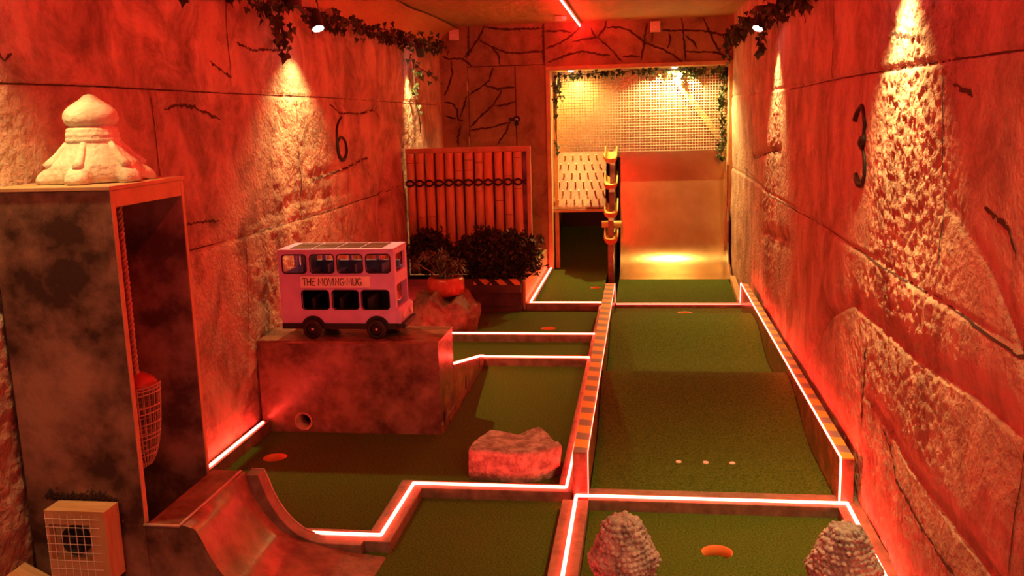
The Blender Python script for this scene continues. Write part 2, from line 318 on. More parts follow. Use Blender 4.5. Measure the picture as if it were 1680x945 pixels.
# ================================================================== SETTING
XL, XR, YB, ZC = -1.865, .785, 8.75, 2.32
NL = np.linspace
def wall_left_d(Y, Z):
    """depth of the rock relief behind the wall plane (positive = away from the room)"""
    d = .018 + .05 * fbm(Y, Z * 1.0, .9, 4, 1) + .012 * fbm(Y, Z, .16, 3, 3)
    chip = np.clip(fbm(Y, Z, .035, 3, 5, .6) * 2.2, -1, 1)
    patch = np.clip(1.4 - np.abs(Y - 5.0) / .45, 0, 1) * (Z < 1.75) + np.clip(1.4 - np.abs(Y - 7.55) / .4, 0, 1) + np.clip(1.5 - np.abs(Y - 2.35) / .35, 0, 1) + (Z < .97) * np.clip((Y - 4) / .5, 0, 1) * .8
    d = d - .008 * chip * np.clip(patch + .25, 0, 1)
    for z0, s in ((1.632, .0), (.968, .005)):
        d = d + .010 * np.exp(-((Z - z0) / .008) ** 2) - s * (Z < z0)
    for pl, w, a in (([(5.1, 1.17), (5.63, 1.19), (6.3, 1.24)], .05, .014), ([(5.53, 1.6), (6.2, 1.54), (6.6, 1.56)], .03, .02), ([(3.5, 1.55), (3.9, 1.56)], .03, .015), ([(6.9, .3), (6.6, .8), (6.95, 1.2)], .12, .05), ([(4.3, 1.0), (4.9, 1.05), (5.8, 1.02)], .06, .008)):
        q, sg = segd(Y, Z, pl); d = d + a * np.exp(-(q / w) ** 2) * np.where(sg > 0, 1, .25)
    return np.clip(d, .0, .2)
def wall_right_d(Y, Z):
    d = .020 + .05 * fbm(Y + 30, Z * 1.0, .9, 4, 2) + .012 * fbm(Y, Z, .16, 3, 4)
    chip = np.clip(fbm(Y, Z, .021, 3, 6, .6) * 3.0 + .1, -.8, .8)
    patch = np.clip(1.5 - np.abs(Y - 3.0) / .38, 0, 1) * (Z > .5) + np.clip(1.4 - np.abs(Y - 6.1) / .35, 0, 1) * (Z < 1.75) + (Z < .95) * np.clip(1.0 - np.abs(Y - 3.2) / .9, 0, 1) * .4
    d = d - .0065 * chip * np.clip(patch + .15, 0, 1)
    for z0, s in ((1.612, .0), (.968, .006)):
        d = d + .010 * np.exp(-((Z - z0) / .008) ** 2) - s * (Z < z0)
    for pl, w, a in (([(3.56, .74), (3.19, .735), (2.76, .748), (2.4, .775), (2.1, .78)], .06, .022), ([(3.3, .45), (2.83, .42), (2.47, .406), (2.1, .395)], .05, .018),
                     ([(6.3, .67), (5.9, .7), (5.24, .76)], .05, .03), ([(2.6, 1.2), (2.3, 1.1), (2.0, .9)], .05, .015), ([(7.1, 1.14), (6.4, 1.2), (5.7, 1.25)], .03, .025), ([(4.6, .25), (4.0, .62), (3.6, .75)], .05, .02)):
        q, sg = segd(Y, Z, pl); d = d + a * np.exp(-(q / w) ** 2) * np.where(sg < 0, 1, .3)
    # the foot of the wall swells back towards the rail
    return np.clip(d, .0, .2)
def make_side_wall(name, X, sgn, dfun, ylo, seams, cracks, m):
    mb = MB()
    ys = np.concatenate([NL(ylo, 1.6, 50), NL(1.6, 2.2, 50)[1:], NL(2.2, 3.9, 260 if sgn > 0 else 140)[1:], NL(3.9, 8.76, 300)[1:]]); zs = NL(-.12, ZC + .02, 320 if sgn > 0 else 200)
    Y, Z = np.meshgrid(ys, zs, indexing='ij'); D = dfun(Y, Z)
    mb.grid(X + sgn * D, Y, Z, flip=sgn > 0)
    mb.cur = 1
    def surf(u, v, lift=.0025):
        return (X + sgn * (float(dfun(np.array([u]), np.array([v]))[0]) - lift), u, v)
    for i, p in enumerate(seams): mb.ribbon(p, .005, surf, jag=.25, step=.03, taper=False, seed=i)
    for i, p in enumerate(cracks): mb.ribbon(p, .009, surf, jag=.9, step=.014, seed=50 + i)
    o = mb.build(name, [m, M_CRACK], smooth=True); struct(o)
    s = o.modifiers.new('thick', 'SOLIDIFY') if False else None
    return o, surf
wl, surfL = make_side_wall('wall_left', XL, -1, wall_left_d, -.6, L_SEAM, L_CR, M_ROCKL)
wr, surfR = make_side_wall('wall_right', XR, 1, wall_right_d, -.6, R_SEAM, R_CR, M_ROCKR)

# back wall with the alcove opening: x -.88..  .82, z 0..1.915
OX0, OX1, OZ = -.88, .805, 1.915
mb = MB()
mb.box(XL - .2, OX0, YB, YB + .12, -.1, ZC + .05)
mb.box(OX0, OX1, YB, YB + .12, OZ, ZC + .05)
mb.box(OX1, XR + .25, YB, YB + .12, -.1, ZC + .05)
mb.cur = 1
sb = lambda u, v: (u, YB - .0025, v)
for i, p in enumerate(CR_WALL):
    p = [(max(XL + .01, min(XR - .005, a)), b) for a, b in p]
    mb.ribbon(p, .015, sb, jag=.55, step=.02, seed=i)
for p in ([(-1.618, .2), (-1.616, 1.953)], [(-1.618, 1.953), (-1.171, 1.953), (-.89, 1.95)], [(-1.171, .2), (-1.171, 1.95)], [(-.893, 1.92), (-.896, 2.32)]):
    mb.ribbon(p, .008, sb, jag=.15, step=.05, taper=False)
struct(mb.build('wall_back', [M_PAVE, M_CRACK]))
mb = MB(); mb.box(-1.612, -1.176, YB - .013, YB - .001, .12, 1.947)
mb.box(-1.166, OX0 - .012, YB - .010, YB - .001, .12, 1.947)
mb.cur = 1
for i, p in enumerate(CR_DOOR): mb.ribbon(p, .015, lambda u, v: (u, YB - .016, v), jag=.55, step=.02, seed=70 + i)
struct(mb.build('door_1', [M_PAVE, M_CRACK]))
for z, l in ((1.22, 'small brass hinge on the ochre cupboard door, just above the bamboo screen'), (1.73, 'small brass hinge near the top corner of the ochre cupboard door')):
    mb = MB(); mb.tube([(-1.622, YB - .02, z), (-1.622, YB - .02, z + .09)], [.007, .007], 8)
    tag(mb.build('door_hinge', M_WOOD, smooth=True), l, 'hinge', 'hinges of the cupboard door')

# ceiling with a slight sag and rolled edges
xs = NL(XL - .15, XR + .15, 50); ys = NL(-.6, YB + .12, 90)
X, Y = np.meshgrid(xs, ys, indexing='ij')
Z = ZC + .02 * fbm(X, Y, 1.1, 3, 7) + .0
mb = MB(); mb.grid(X, Y, Z)
mb.add([(XL - .15, -.6, ZC + .1), (XR + .15, -.6, ZC + .1), (XR + .15, YB + .12, ZC + .1), (XL - .15, YB + .12, ZC + .1)], [(0, 1, 2, 3)])
struct(mb.build('ceiling', M_CEIL, smooth=True))
# edge cornice where the ceiling meets the left rock wall
mb = MB()
ys = NL(-.6, YB, 80)
prof = [(0, 0), (.015, .06), (.05, .11), (.11, .15), (.2, .175)]
Xa = np.zeros((80, 5)); Ya = np.zeros((80, 5)); Za = np.zeros((80, 5))
for i, y in enumerate(ys):
    w = .02 * float(fbm(np.array([y]), np.array([0.]), .5, 3, 8)[0])
    for j, (a, b) in enumerate(prof): Xa[i, j] = XL - .03 + a + w * .5; Ya[i, j] = y; Za[i, j] = ZC - .19 + b + w
mb.grid(Xa, Ya, Za); struct(mb.build('trim_1', M_CEIL, smooth=True))
# floor slab, wide
mb = MB(); mb.box(XL - .25, XR + .25, -.6, YB + 2.2, -.2, -.10); struct(mb.build('floor', M_CONC))

# alcove beyond the back wall
mb = MB()
AX0, AX1, AYE = -.885, .815, 10.3
mb.box(AX0 - .06, AX0, YB + .1, AYE, -.1, 2.05); struct(mb.build('wall_alcove_left', M_WOODX))
mb = MB(); mb.box(AX1, AX1 + .06, YB + .1, AYE, -.1, 2.05); struct(mb.build('wall_alcove_right', M_WOODX))
mb = MB(); mb.box(AX0 - .06, AX1 + .06, YB + .1, AYE, 2.0, 2.06); struct(mb.build('ceiling_alcove', M_WOODX))
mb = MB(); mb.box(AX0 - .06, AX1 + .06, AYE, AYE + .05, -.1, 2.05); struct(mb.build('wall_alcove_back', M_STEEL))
# timber frame of the opening
t = thing('opening_frame', (0, YB, 0), 'pine frame boards around the lit opening in the paved back wall', 'frame')
mb = MB(); mb.box(-.885, -.845, YB - .03, YB + .16, .0, 1.90); mb.build('jamb_board', M_WOOD, t, bevel=.003)
mb = MB(); mb.box(.770, .812, YB - .03, YB + .16, .10, 1.90); mb.build('jamb_board', M_WOOD, t, bevel=.003)
mb = MB(); mb.box(-.885, .812, YB - .035, YB + .32, 1.895, 1.93); mb.build('lintel_board', M_WOODX, t, bevel=.003)
mb = MB(); mb.box(-.835, -.795, YB + .10, YB + .14, .0, 1.89); mb.build('mesh_post', M_WOOD, t, bevel=.003)
mb = MB(); mb.beam((.30, YB + .17, 1.80), (.715, YB + .17, 1.23), .02, .055, up=(0, 0, 1)); mb.build('diagonal_brace', M_YBAMB, t, bevel=.002)

# ================================================================== TURF
def green(name, x0, x1, y0, y1, cup, label, hf=None, nx=2, ny=2, cupr=.054):
    """turf carpet with a real cut-out for the cup, on its own underlay"""
    t = thing(name, ((x0 + x1) / 2, (y0 + y1) / 2, 0), label, 'putting green') if cup else None
    h = hf or (lambda x, y: 0.)
    mb = MB()
    xs = list(np.linspace(x0, x1, nx)); ys = list(np.linspace(y0, y1, ny)); s = .075
    if cup:
        cx, cy = cup
        xs = sorted([a for a in xs if abs(a - cx) > s + .01 or a in (x0, x1)] + [cx - s, cx + s]); ys = sorted([a for a in ys if abs(a - cy) > s + .01 or a in (y0, y1)] + [cy - s, cy + s])
    for a, b in zip(xs[:-1], xs[1:]):
        for c, d in zip(ys[:-1], ys[1:]):
            if cup and a < cup[0] < b and c < cup[1] < d:
                n = 32; P = []
                for k in range(n):
                    th = 2 * PI * k / n; co, si = math.cos(th), math.sin(th); m = max(abs(co), abs(si))
                    P.append((cx + co / m * s, cy + si / m * s)); P.append((cx + co * cupr, cy + si * cupr))
                mb.add([(u, v, h(u, v)) for u, v in P], [(2 * k, (2 * k + 2) % (2 * n), (2 * k + 3) % (2 * n), 2 * k + 1) for k in range(n)])
            else:
                mb.add([(a, c, h(a, c)), (b, c, h(b, c)), (b, d, h(b, d)), (a, d, h(a, d))], [(0, 1, 2, 3)])
    # edge skirts down to the slab
    for (u0, v0, u1, v1) in ((x0, y0, x1, y0), (x1, y0, x1, y1), (x1, y1, x0, y1), (x0, y1, x0, y0)):
        n = max(nx, ny)
        for k in range(n):
            a = (u0 + (u1 - u0) * k / n, v0 + (v1 - v0) * k / n); b = (u0 + (u1 - u0) * (k + 1) / n, v0 + (v1 - v0) * (k + 1) / n)
            mb.add([(*a, -.1), (*b, -.1), (*b, h(*b)), (*a, h(*a))], [(0, 1, 2, 3)])
    if not cup: return tag(mb.build(name, M_TURF, smooth=bool(hf)), label, 'putting green')
    mb.build('turf_carpet', M_TURF, t, smooth=bool(hf))
    if cup:
        c = MB(); z = h(*cup); n = 32
        P = []
        for r, zz in ((cupr, z - .001), (cupr, z - .07), (cupr - .004, z - .07), (cupr - .004, z - .003)):
            for k in range(n): P.append((cx + r * math.cos(2 * PI * k / n), cy + r * math.sin(2 * PI * k / n), zz))
        F = [(i * n + k, i * n + (k + 1) % n, ((i + 1) % 4) * n + (k + 1) % n, ((i + 1) % 4) * n + k) for i in range(4) for k in range(n)]
        c.add(P, F); c.build('cup_liner', M_CUP, t, smooth=True)
        c = MB(); c.lathe([(cupr - .005, z - .045), (cupr - .005, z - .038)], (cx, cy, 0), 24); c.build('cup_floor', M_TURF, t)
    return t
G1 = green('putting_green', -.205, .710, .3, 3.35, (.252, 3.045), 'front green turf with a cup between two carved stone heads')
G2 = green('putting_green', -.975, -.305, .3, 3.42, None, 'plain green turf between the curved ramp and the two stone heads')
G2b = green('putting_green', -1.82, -.975, 2.966, 3.50, None, 'strip of dark turf along the back of the curved ramp')
G3 = green('putting_green', -1.82, -.33, 3.42 + .0801, 4.16, (-1.66, 3.82), 'shadowed turf with a cup in front of the bus pedestal')
G4 = green('putting_green', -.955, -.33, 4.16, 5.40, None, 'turf lane passing beside the bus pedestal')
G5 = green('putting_green', -1.84, -.33, 5.47, 6.01, None, 'narrow turf strip between the two cross bars of red light')
G6 = green('putting_green', -1.84, -.33, 6.08, 7.03, (-.668, 6.42), 'turf with a small cup in front of the bush planter')
def smooth(a, b, t):
    t = max(0., min(1., (t - a) / (b - a))); return t * t * (3 - 2 * t)
def hump(x, y):
    z = .03
    z += .142 * smooth(3.95, 4.66, y) - .135 * smooth(4.66, 5.2, y)
    z += .115 * smooth(5.38, 6.0, y) - .115 * smooth(6.15, 6.85, y)
    return z
G7 = green('putting_green', -.208, .722, 3.471, 6.962, (.285, 6.35), 'long turf lane with two humps between hazard striped rails', hump, 4, 90, .05)
def bk(x, y): return .035 + .33 * smooth(8.95, 9.8, y)
G8 = green('putting_green', -.845, -.33, 7.10, 10.2, (-.40, 7.80), 'back turf running under the peg board', bk, 3, 40, .045)
G9 = green('putting_green', -.21, .74, 7.03, 8.20, None, 'turf at the foot of the sheet steel ramp', lambda x, y: .035, 3, 3)
mb = MB(); mb.box(-1.22, -.915, 7.3, 8.74, .18, .215); tag(mb.build('turf_ledge', M_TURF), 'raised scrap of turf in the corner behind the bush planter', 'turf')

# tee markers
for (x, l) in ((.149, 'white tee dot on the humped lane, end dot towards the thin striped divider'), (.262, 'white tee dot in the middle of three on the humped lane'), (.372, 'white tee dot on the humped lane, end dot towards the rock wall')):
    mb = MB(); mb.lathe([(.013, 0), (.011, .004)], (x, 3.80, .031), 12)
    tag(mb.build('tee_marker', M_WHITE), l, 'tee marker', 'tee dots on the humped lane')

# ================================================================== KERBS WITH LED
def kerb(x0, x1, y0, y1, z0, z1, led, label, m=None, ledw=.014, name='kerb', ledmat=None):
    mb = MB(); mb.box(x0, x1, y0, y1, z0, z1)
    t = thing(name, ((x0 + x1) / 2, (y0 + y1) / 2, 0), label, 'kerb', 'kerbs edged with red light')
    mb.build('kerb_body', m or M_KERB, t, bevel=.003)
    if led:
        mb = MB()
        mb.tube([Vector(p) for p in led], ledw / 2, 8)
        mb.build('led_strip', ledmat or M_LED, t, smooth=True)
    return t
ZK = .042
kerb(-.21, .80, 3.352, 3.468, -.1, ZK, [(-.257, 3.385, ZK + .003), (.752, 3.385, ZK + .003)], 'cross kerb with glowing red strip behind the two stone heads')
kerb(-.308, -.208, .3, 3.352, -.1, ZK, [(-.257, .3, ZK + .003), (-.257, 3.385, ZK + .003)], 'kerb with glowing red strip between the two front greens')
kerb(.713, .80, .3, 3.352, -.1, ZK, [(.752, .3, ZK + .003), (.752, 3.385, ZK + .003)], 'kerb with glowing red strip along the foot of the wall marked 3')
kerb(-.98, -.262, 3.42, 3.50, -.1, ZK, [(-.922, 3.460, ZK + .003), (-.305, 3.460, ZK + .003)], 'cross kerb with glowing red strip in front of the masonry stone')
kerb(-.975, -.88, 2.94, 3.42, -.1, ZK, [(-.925, 2.985, ZK + .003), (-.922, 3.460, ZK + .003)], 'short kerb with glowing red strip beside the foot of the curved ramp')
kerb(-.335, -.264, 3.50, 7.03, -.1, ZK, [(-.302, 3.460, ZK + .003), (-.290, 7.03, ZK + .003)], 'low kerb with glowing red strip hidden against the striped divider', ledw=.012)
kerb(-1.865, -1.822, 2.88, 4.17, -.1, .055, [(-1.842, 2.88, .058), (-1.842, 4.13, .058)], 'kerb with glowing red strip between the cabinet and the bus pedestal')
kerb(-.965, -.335, 5.40, 5.47, -.1, .05, [(-.965, 5.43, .053), (-.318, 5.43, .053)], 'cross kerb with glowing red strip beyond the masonry stone', ledw=.012)
kerb(-1.865, -.335, 6.012, 6.078, -.1, .05, [(-1.84, 6.04, .053), (-.318, 6.04, .053)], 'second cross kerb with glowing red strip in front of the boulder', ledw=.012)
kerb(-1.865, -1.825, 6.078, 7.0, -.1, .05, [(-1.84, 6.10, .056), (-1.84, 7.0, .056)], 'kerb with glowing red strip at the wall behind the bus', ledw=.014)
kerb(-.90, -.335, 7.03, 7.10, -.1, .055, [(-.872, 7.062, .058), (-.318, 7.062, .058)], 'far kerb with glowing red strip beside the bush planter', ledw=.012)
kerb(-.905, -.85, 7.10, 8.72, -.1, .055, [(-.872, 7.062, .058), (-.868, 8.70, .058)], 'kerb with glowing red strip running to the lit opening', ledw=.016)
kerb(-.21, .735, 6.965, 7.03, -.1, .066, [(-.20, 6.966, .064), (.725, 6.966, .064)], 'far kerb with red light at the end of the humped lane', ledw=.008, ledmat=M_LEDTHIN)
mb = MB(); mb.box(-.93, -.907, 7.06, 8.72, .0, .235)
tag(mb.build('side_board', M_WOODX, bevel=.002), 'upright edging board between the bush planter and the lit opening', 'board')
mb = MB(); mb.beam((.735, 7.06, .05), (.775, 8.15, .05), .045, .05)
tag(mb.build('edging_batten', M_WOOD, bevel=.002), 'pale batten on the turf at the foot of the sheet steel ramp', 'batten')

# striped rails
def rail(x0, x1, ledx, label):
    t = thing('divider_rail', ((x0 + x1) / 2, 5.2, 0), label, 'rail', 'hazard striped rails')
    mb = MB(); xf = x0 - (.015 if ledx > x0 + .01 else 0)
    mb.prism([(x0, 3.392), (x1, 3.392), (x1, 6.99), (xf, 6.99)], lambda u, v, w: (u, v, w), -.1, .214); mb.build('rail_body', M_BOARD, t, bevel=.002)
    mb = MB(); mb.prism([(x0 + .001, 3.393), (x1 - .001, 3.393), (x1 - .001, 6.989), (xf + .001, 6.989)], lambda u, v, w: (u, v, w), .2145, .2185); mb.build('striped_top', M_HAZ, t)
    mb = MB(); s = 1 if ledx > (x0 + x1) / 2 else -1
    w = .0035 if s > 0 else .008
    mb.tube([(ledx, 3.388, .05), (ledx, 3.388, .213), (ledx, 3.40, .221), (ledx, 6.985, .221), (ledx, 6.995, .213), (ledx, 6.998, .07)], w / 2, 8)
    mb.build('led_strip', M_LEDTHIN if s > 0 else M_LED, t, smooth=True)
    return t
rail(-.270, -.212, -.211, 'thin wooden divider rail with hazard striped top running beside the masonry stone')
rail(.724, .774, .724, 'hazard striped rail against the rock wall marked 3, red light on its edge')

# ================================================================== PEDESTAL AND BUS
PY0, PY1, PZ = 4.172, 4.50, .458
t = thing('pedestal', (-1.4, 4.33, 0), 'mottled brown box pedestal carrying the pink bus', 'pedestal')
mb = MB()
n = 24; cx, cz, r = -1.650, .052, .040
mb2 = MB()
us = [-1.862, cx - .05, cx + .05, -.960]; vs = [-.1, cz - .05 if cz - .05 > -.1 else -.09, cz + .05, PZ - .012]
for a, b in zip(us[:-1], us[1:]):
    for c, d in zip(vs[:-1], vs[1:]):
        if a < cx < b and c < cz < d:
            P = []
            for k in range(n):
                th = 2 * PI * k / n; co, si = math.cos(th), math.sin(th); m = max(abs(co), abs(si))
                P += [(cx + co / m * .05, PY0, cz + si / m * .05), (cx + co * r, PY0, cz + si * r)]
            mb.add(P, [(2 * k, (2 * k + 2) % (2 * n), (2 * k + 3) % (2 * n), 2 * k + 1) for k in range(n)])
        else: mb.add([(a, PY0, c), (b, PY0, c), (b, PY0, d), (a, PY0, d)], [(0, 1, 2, 3)])
mb.add([(-.960, PY0, -.1), (-.960, PY1, -.1), (-.960, PY1, PZ - .012), (-.960, PY0, PZ - .012)], [(0, 1, 2, 3)])
mb.add([(-1.862, PY1, -.1), (-.960, PY1, -.1), (-.960, PY1, PZ - .012), (-1.862, PY1, PZ - .012)], [(3, 2, 1, 0)])
mb.add([(-1.862, PY0, -.1), (-1.862, PY1, -.1), (-1.862, PY1, PZ - .012), (-1.862, PY0, PZ - .012)], [(3, 2, 1, 0)])
mb.build('pedestal_body', M_PED, t)
mb = MB(); mb.box(-1.862, -.957, PY0 - .003, PY1, PZ - .012, PZ); mb.build('top_board', M_BOARD, t, bevel=.002)
mb = MB()
P = []
for rr, yy in ((r + .006, PY0 - .004), (r - .003, PY0 - .004), (r - .003, PY0 + .16), (r + .001, PY0 + .16)):
    P += [(cx + rr * math.cos(2 * PI * k / n), yy, cz + rr * math.sin(2 * PI * k / n)) for k in range(n)]
mb.add(P, [(i * n + k, i * n + (k + 1) % n, (i + 1) * n + (k + 1) % n, (i + 1) * n + k) for i in range(3) for k in range(n)])
mb.build('pipe_liner', M_LIP, t, smooth=True)
# side board with falling top and oval holes, LED on its edge
t = thing('sloping_edging', (-.965, 4.95, 0), 'low brown side board with a sloping lit edge behind the bus pedestal', 'panel')
mb = MB()
prof = [(4.502, .25), (5.31, .085), (5.40, .055)]
poly = [(4.502, -.1), (5.398, -.1), (5.398, .05), (5.30, .085), (4.502, .255)]
mb.prism(poly, lambda u, v, w: (w, u, v), -.978, -.958); mb.build('board', M_BOARD, t)
mb = MB(); mb.box(-.9595, -.9575, 4.175, 5.4, -.1, .046)
mb.build('base_strip', M_BOARD, t)
for y, z in ((4.245, .055), (4.80, .075), (5.235, .065)):
    mb = MB(); a, b = .020, .036
    poly = [(y + a * math.cos(2 * PI * k / 20), z + b * math.sin(2 * PI * k / 20)) for k in range(20)]
    mb.prism(poly, lambda u, v, w: (w, u, v), -.9590, -.9560); mb.build('slot', M_BLACK, t)
mb = MB(); mb.tube([(-.968, 4.506, .258), (-.968, 5.30, .090), (-.968, 5.43, .056)], .0075, 8); mb.build('led_strip', M_LED, t, smooth=True)
t0 = t

# bus
bx0, bx1, by0, by1, bzb, bzt = -1.748, -1.172, 4.235, 4.475, .53, .884
bus = thing('toy_bus', (-1.46, 4.355, PZ), 'large pink model double decker bus standing on the mottled pedestal', 'toy bus')
upw = [(-1.728, -1.607, .778, .868), (-1.588, -1.468, .778, .868), (-1.452, -1.326, .778, .868), (-1.310, -1.190, .778, .868)]
low = [(-1.640, -1.503, .600, .694), (-1.487, -1.355, .600, .694), (-1.341, -1.203, .600, .694)]
for y, s in ((by0, 1), (by1, -1)):
    mb = MB(); mb.panel((bx0, bx1, bzb, bzt), upw + low, lambda u, v, w: (u, y + s * w, v), 0, .012, rad=.016)
    mb.build('side_panel', M_PINK, bus)
for h in upw + low:   # dark rounded rims round the near windows
    u0, u1, v0, v1 = h; e = .0045
    loop = []
    for cu, cv, su, sv, rev in ((u0, v0, 1, 1, 0), (u1, v0, -1, 1, 1), (u1, v1, -1, -1, 0), (u0, v1, 1, -1, 1)):
        arc = [(cu + su * .016 * (1 - math.cos(q)), cv + sv * .016 * (1 - math.sin(q))) for q in [PI / 2 * k / 4 for k in range(5)]]
        loop += arc[::-1] if rev else arc
    mb = MB(); mb.tube([(a, by0 - .001, b) for a, b in loop + loop[:1]], .0028, 5, cap=False)
    mb.build('window_rim', M_BLACK, bus, smooth=True)
mb = MB(); mb.panel((by0 + .012, by1 - .012, .555, bzt), [(by0 + .035, by1 - .035, .772, .862), (by0 + .03, by1 - .014, .600, .715)], lambda u, v, w: (bx1 - w, u, v), 0, .012, rad=.012)
mb.build('front_panel', M_PINK, bus)
mb = MB(); mb.panel((by0 + .012, by1 - .012, bzb, bzt), [(by0 + .035, by1 - .035, .775, .862)], lambda u, v, w: (bx0 + w, u, v), 0, .012, rad=.012)
mb.build('rear_panel', M_PINK, bus)
mb = MB(); mb.prism([(bx1, .530), (bx1 + .020, .530), (bx1 + .022, .590), (bx1 + .004, .603), (bx1, .600)], lambda u, v, w: (u, w, v), by0, by1); mb.build('bonnet', M_PINK, bus, bevel=.002)
for y in (by0 + .05, by1 - .05):
    mb = MB(); mb.tube([(bx1 + .021, y, .565), (bx1 + .029, y, .565)], .016, 14); mb.build('headlamp', M_WHITE, bus)
mb = MB(); mb.box(bx1, bx1 + .04, by0 + .005, by1 - .005, .507, .530); mb.build('bumper', M_BLACK, bus, bevel=.003)
mb = MB(); mb.box(bx0, bx1, by0 - .001, by1 + .001, bzt, bzt + .010); mb.build('roof', M_PINK, bus, bevel=.003)
mb = MB()
rx = [-1.700, -1.582, -1.464, -1.346, -1.232]
for a, b in zip(rx[:-1], rx[1:]):
    mb.box(a + .005, b - .005, by0 + .03, (by0 + by1) / 2 - .004, bzt + .010, bzt + .0125); mb.box(a + .005, b - .005, (by0 + by1) / 2 + .004, by1 - .03, bzt + .010, bzt + .0125)
mb.build('roof_glazing', M_GLASSD, bus)
mb = MB(); mb.box(bx0 + .012, bx1 - .012, by0 + .012, by1 - .012, .722, .735); mb.build('upper_deck', M_SEAT, bus)
mb = MB(); mb.box(bx0 + .012, bx1 - .012, by0 + .012, by1 - .012, .500, .530); mb.build('chassis', M_BLACK, bus)
for k in range(4):
    x = -1.650 + k * .135
    mb = MB(); mb.box(x, x + .05, by0 + .04, by1 - .04, .735, .775); mb.box(x, x + .012, by0 + .04, by1 - .04, .775, .815); mb.build('seat', M_SEAT, bus, bevel=.003)
mb = MB()
for z0, z1 in ((.735, .808),): mb.box(bx0 + .05, bx1 - .03, by1 - .030, by1 - .014, z0, z1)
mb.box(-1.655, -1.628, by0 + .06, by1 - .02, .735, .875); mb.build('inner_wall', M_SEAT, bus)
mb = MB()
for k in range(3): mb.box(-1.60 + k * .14, -1.585 + k * .14, by0 + .03, by1 - .03, .53, .65)
mb.box(bx0 + .03, bx1 - .06, by1 - .04, by1 - .016, .53, .672); mb.build('lower_seats', M_BLACK, bus)
mb = MB(); mb.box(bx0, bx1, by0 - .003, by0 + .01, .503, .531); mb.box(bx0, bx1, by1 - .01, by1 + .003, .503, .531); mb.build('skirting', M_BLACK, bus)
for x in (-1.590, -1.270):
    for y, s in ((by0, -1), (by1, 1)):
        mb = MB(); c = (x, .507)
        poly = [(x + .062 * math.cos(q), .507 + .062 * math.sin(q)) for q in NL(0, PI, 15)]
        mb.prism(poly, lambda u, v, w: (u, w, v), y + s * .004, y + s * .0005); mb.build('wheel_arch', M_BLACK, bus)
        def ring(r0, r1, ya, yb, n=28):
            m_ = MB(); P = []
            for rr, yy in ((r0, ya), (r1 - .006, ya), (r1, ya + (yb - ya) * .2), (r1, yb - (yb - ya) * .2), (r1 - .006, yb), (r0, yb)):
                P += [(x + rr * math.cos(2 * PI * k / n), yy, .505 + rr * math.sin(2 * PI * k / n)) for k in range(n)]
            m_.add(P, [(i * n + k, i * n + (k + 1) % n, ((i + 1) % 6) * n + (k + 1) % n, ((i + 1) % 6) * n + k) for i in range(6) for k in range(n)])
            return m_
        w = ring(.030, .047, y + s * .004, y + s * .026).build('wheel', M_BLACK, bus, smooth=False)
        mb = ring(.0, .031, y + s * .008, y + s * .017); mb.build('wheel_disc', M_BLKGL, w)
        mb = MB(); mb.lathe([(.007, 0), (.006, .006), (.001, .009)], (0, 0, 0), 12)
        mb.v = [(x + a, y + s * (.016 + c2), .505 + b) for a, b, c2 in mb.v]; mb.build('hub_cap', M_WHITE, w, smooth=True)
mb = MB(); mb.box(-1.640, -1.293, by0 - .009, by0 - .001, .708, .764); sign = mb.build('name_board', M_PINKL, bus, bevel=.0015)
STROKES = {'T': [[(0, 1), (.62, 1.02)], [(.31, 1), (.33, 0)]], 'H': [[(0, 1), (.02, 0)], [(.55, 1), (.53, 0)], [(0, .5), (.54, .53)]], 'E': [[(.5, 1), (0, 1), (.03, 0), (.5, .03)], [(0, .52), (.42, .54)]],
    'M': [[(0, 0), (.08, 1), (.38, .3), (.66, 1), (.76, 0)]], 'O': [[(.3, 1), (.08, .85), (0, .5), (.08, .14), (.3, 0), (.52, .14), (.6, .5), (.52, .85), (.3, 1)]],
    'V': [[(0, 1), (.3, 0), (.6, 1)]], 'I': [[(0, 1), (.02, 0)]], 'N': [[(0, 0), (.02, 1), (.52, 0), (.54, 1)]],
    'G': [[(.56, .86), (.34, 1), (.08, .84), (0, .5), (.1, .12), (.34, 0), (.56, .14), (.58, .44), (.36, .44)]], 'U': [[(0, 1), (.02, .3), (.14, .03), (.4, .03), (.52, .3), (.54, 1)]], '.': [[(.06, .5), (.12, .54)]]}
ADV = {'T': .76, 'H': .72, 'E': .66, 'M': .92, 'O': .76, 'V': .72, 'I': .34, 'N': .72, 'G': .74, 'U': .74, '.': .36, ' ': .36}
mb = MB(); x = -1.628; hgt = .036; sxs = .034
txt = 'THE MOVING.MUG'
tw = sum(ADV[c] for c in txt) * sxs; sxs *= .298 / tw
for i, c in enumerate(txt):
    for st in STROKES.get(c, []):
        P = [(x + a * sxs, .7185 + b * hgt) for a, b in st]
        mb.tube([(a, by0 - .0095, b) for a, b in P], .0020 if c != '.' else .0035, 6)
    x += ADV[c] * sxs
mb.build('lettering', M_BLACK, sign)

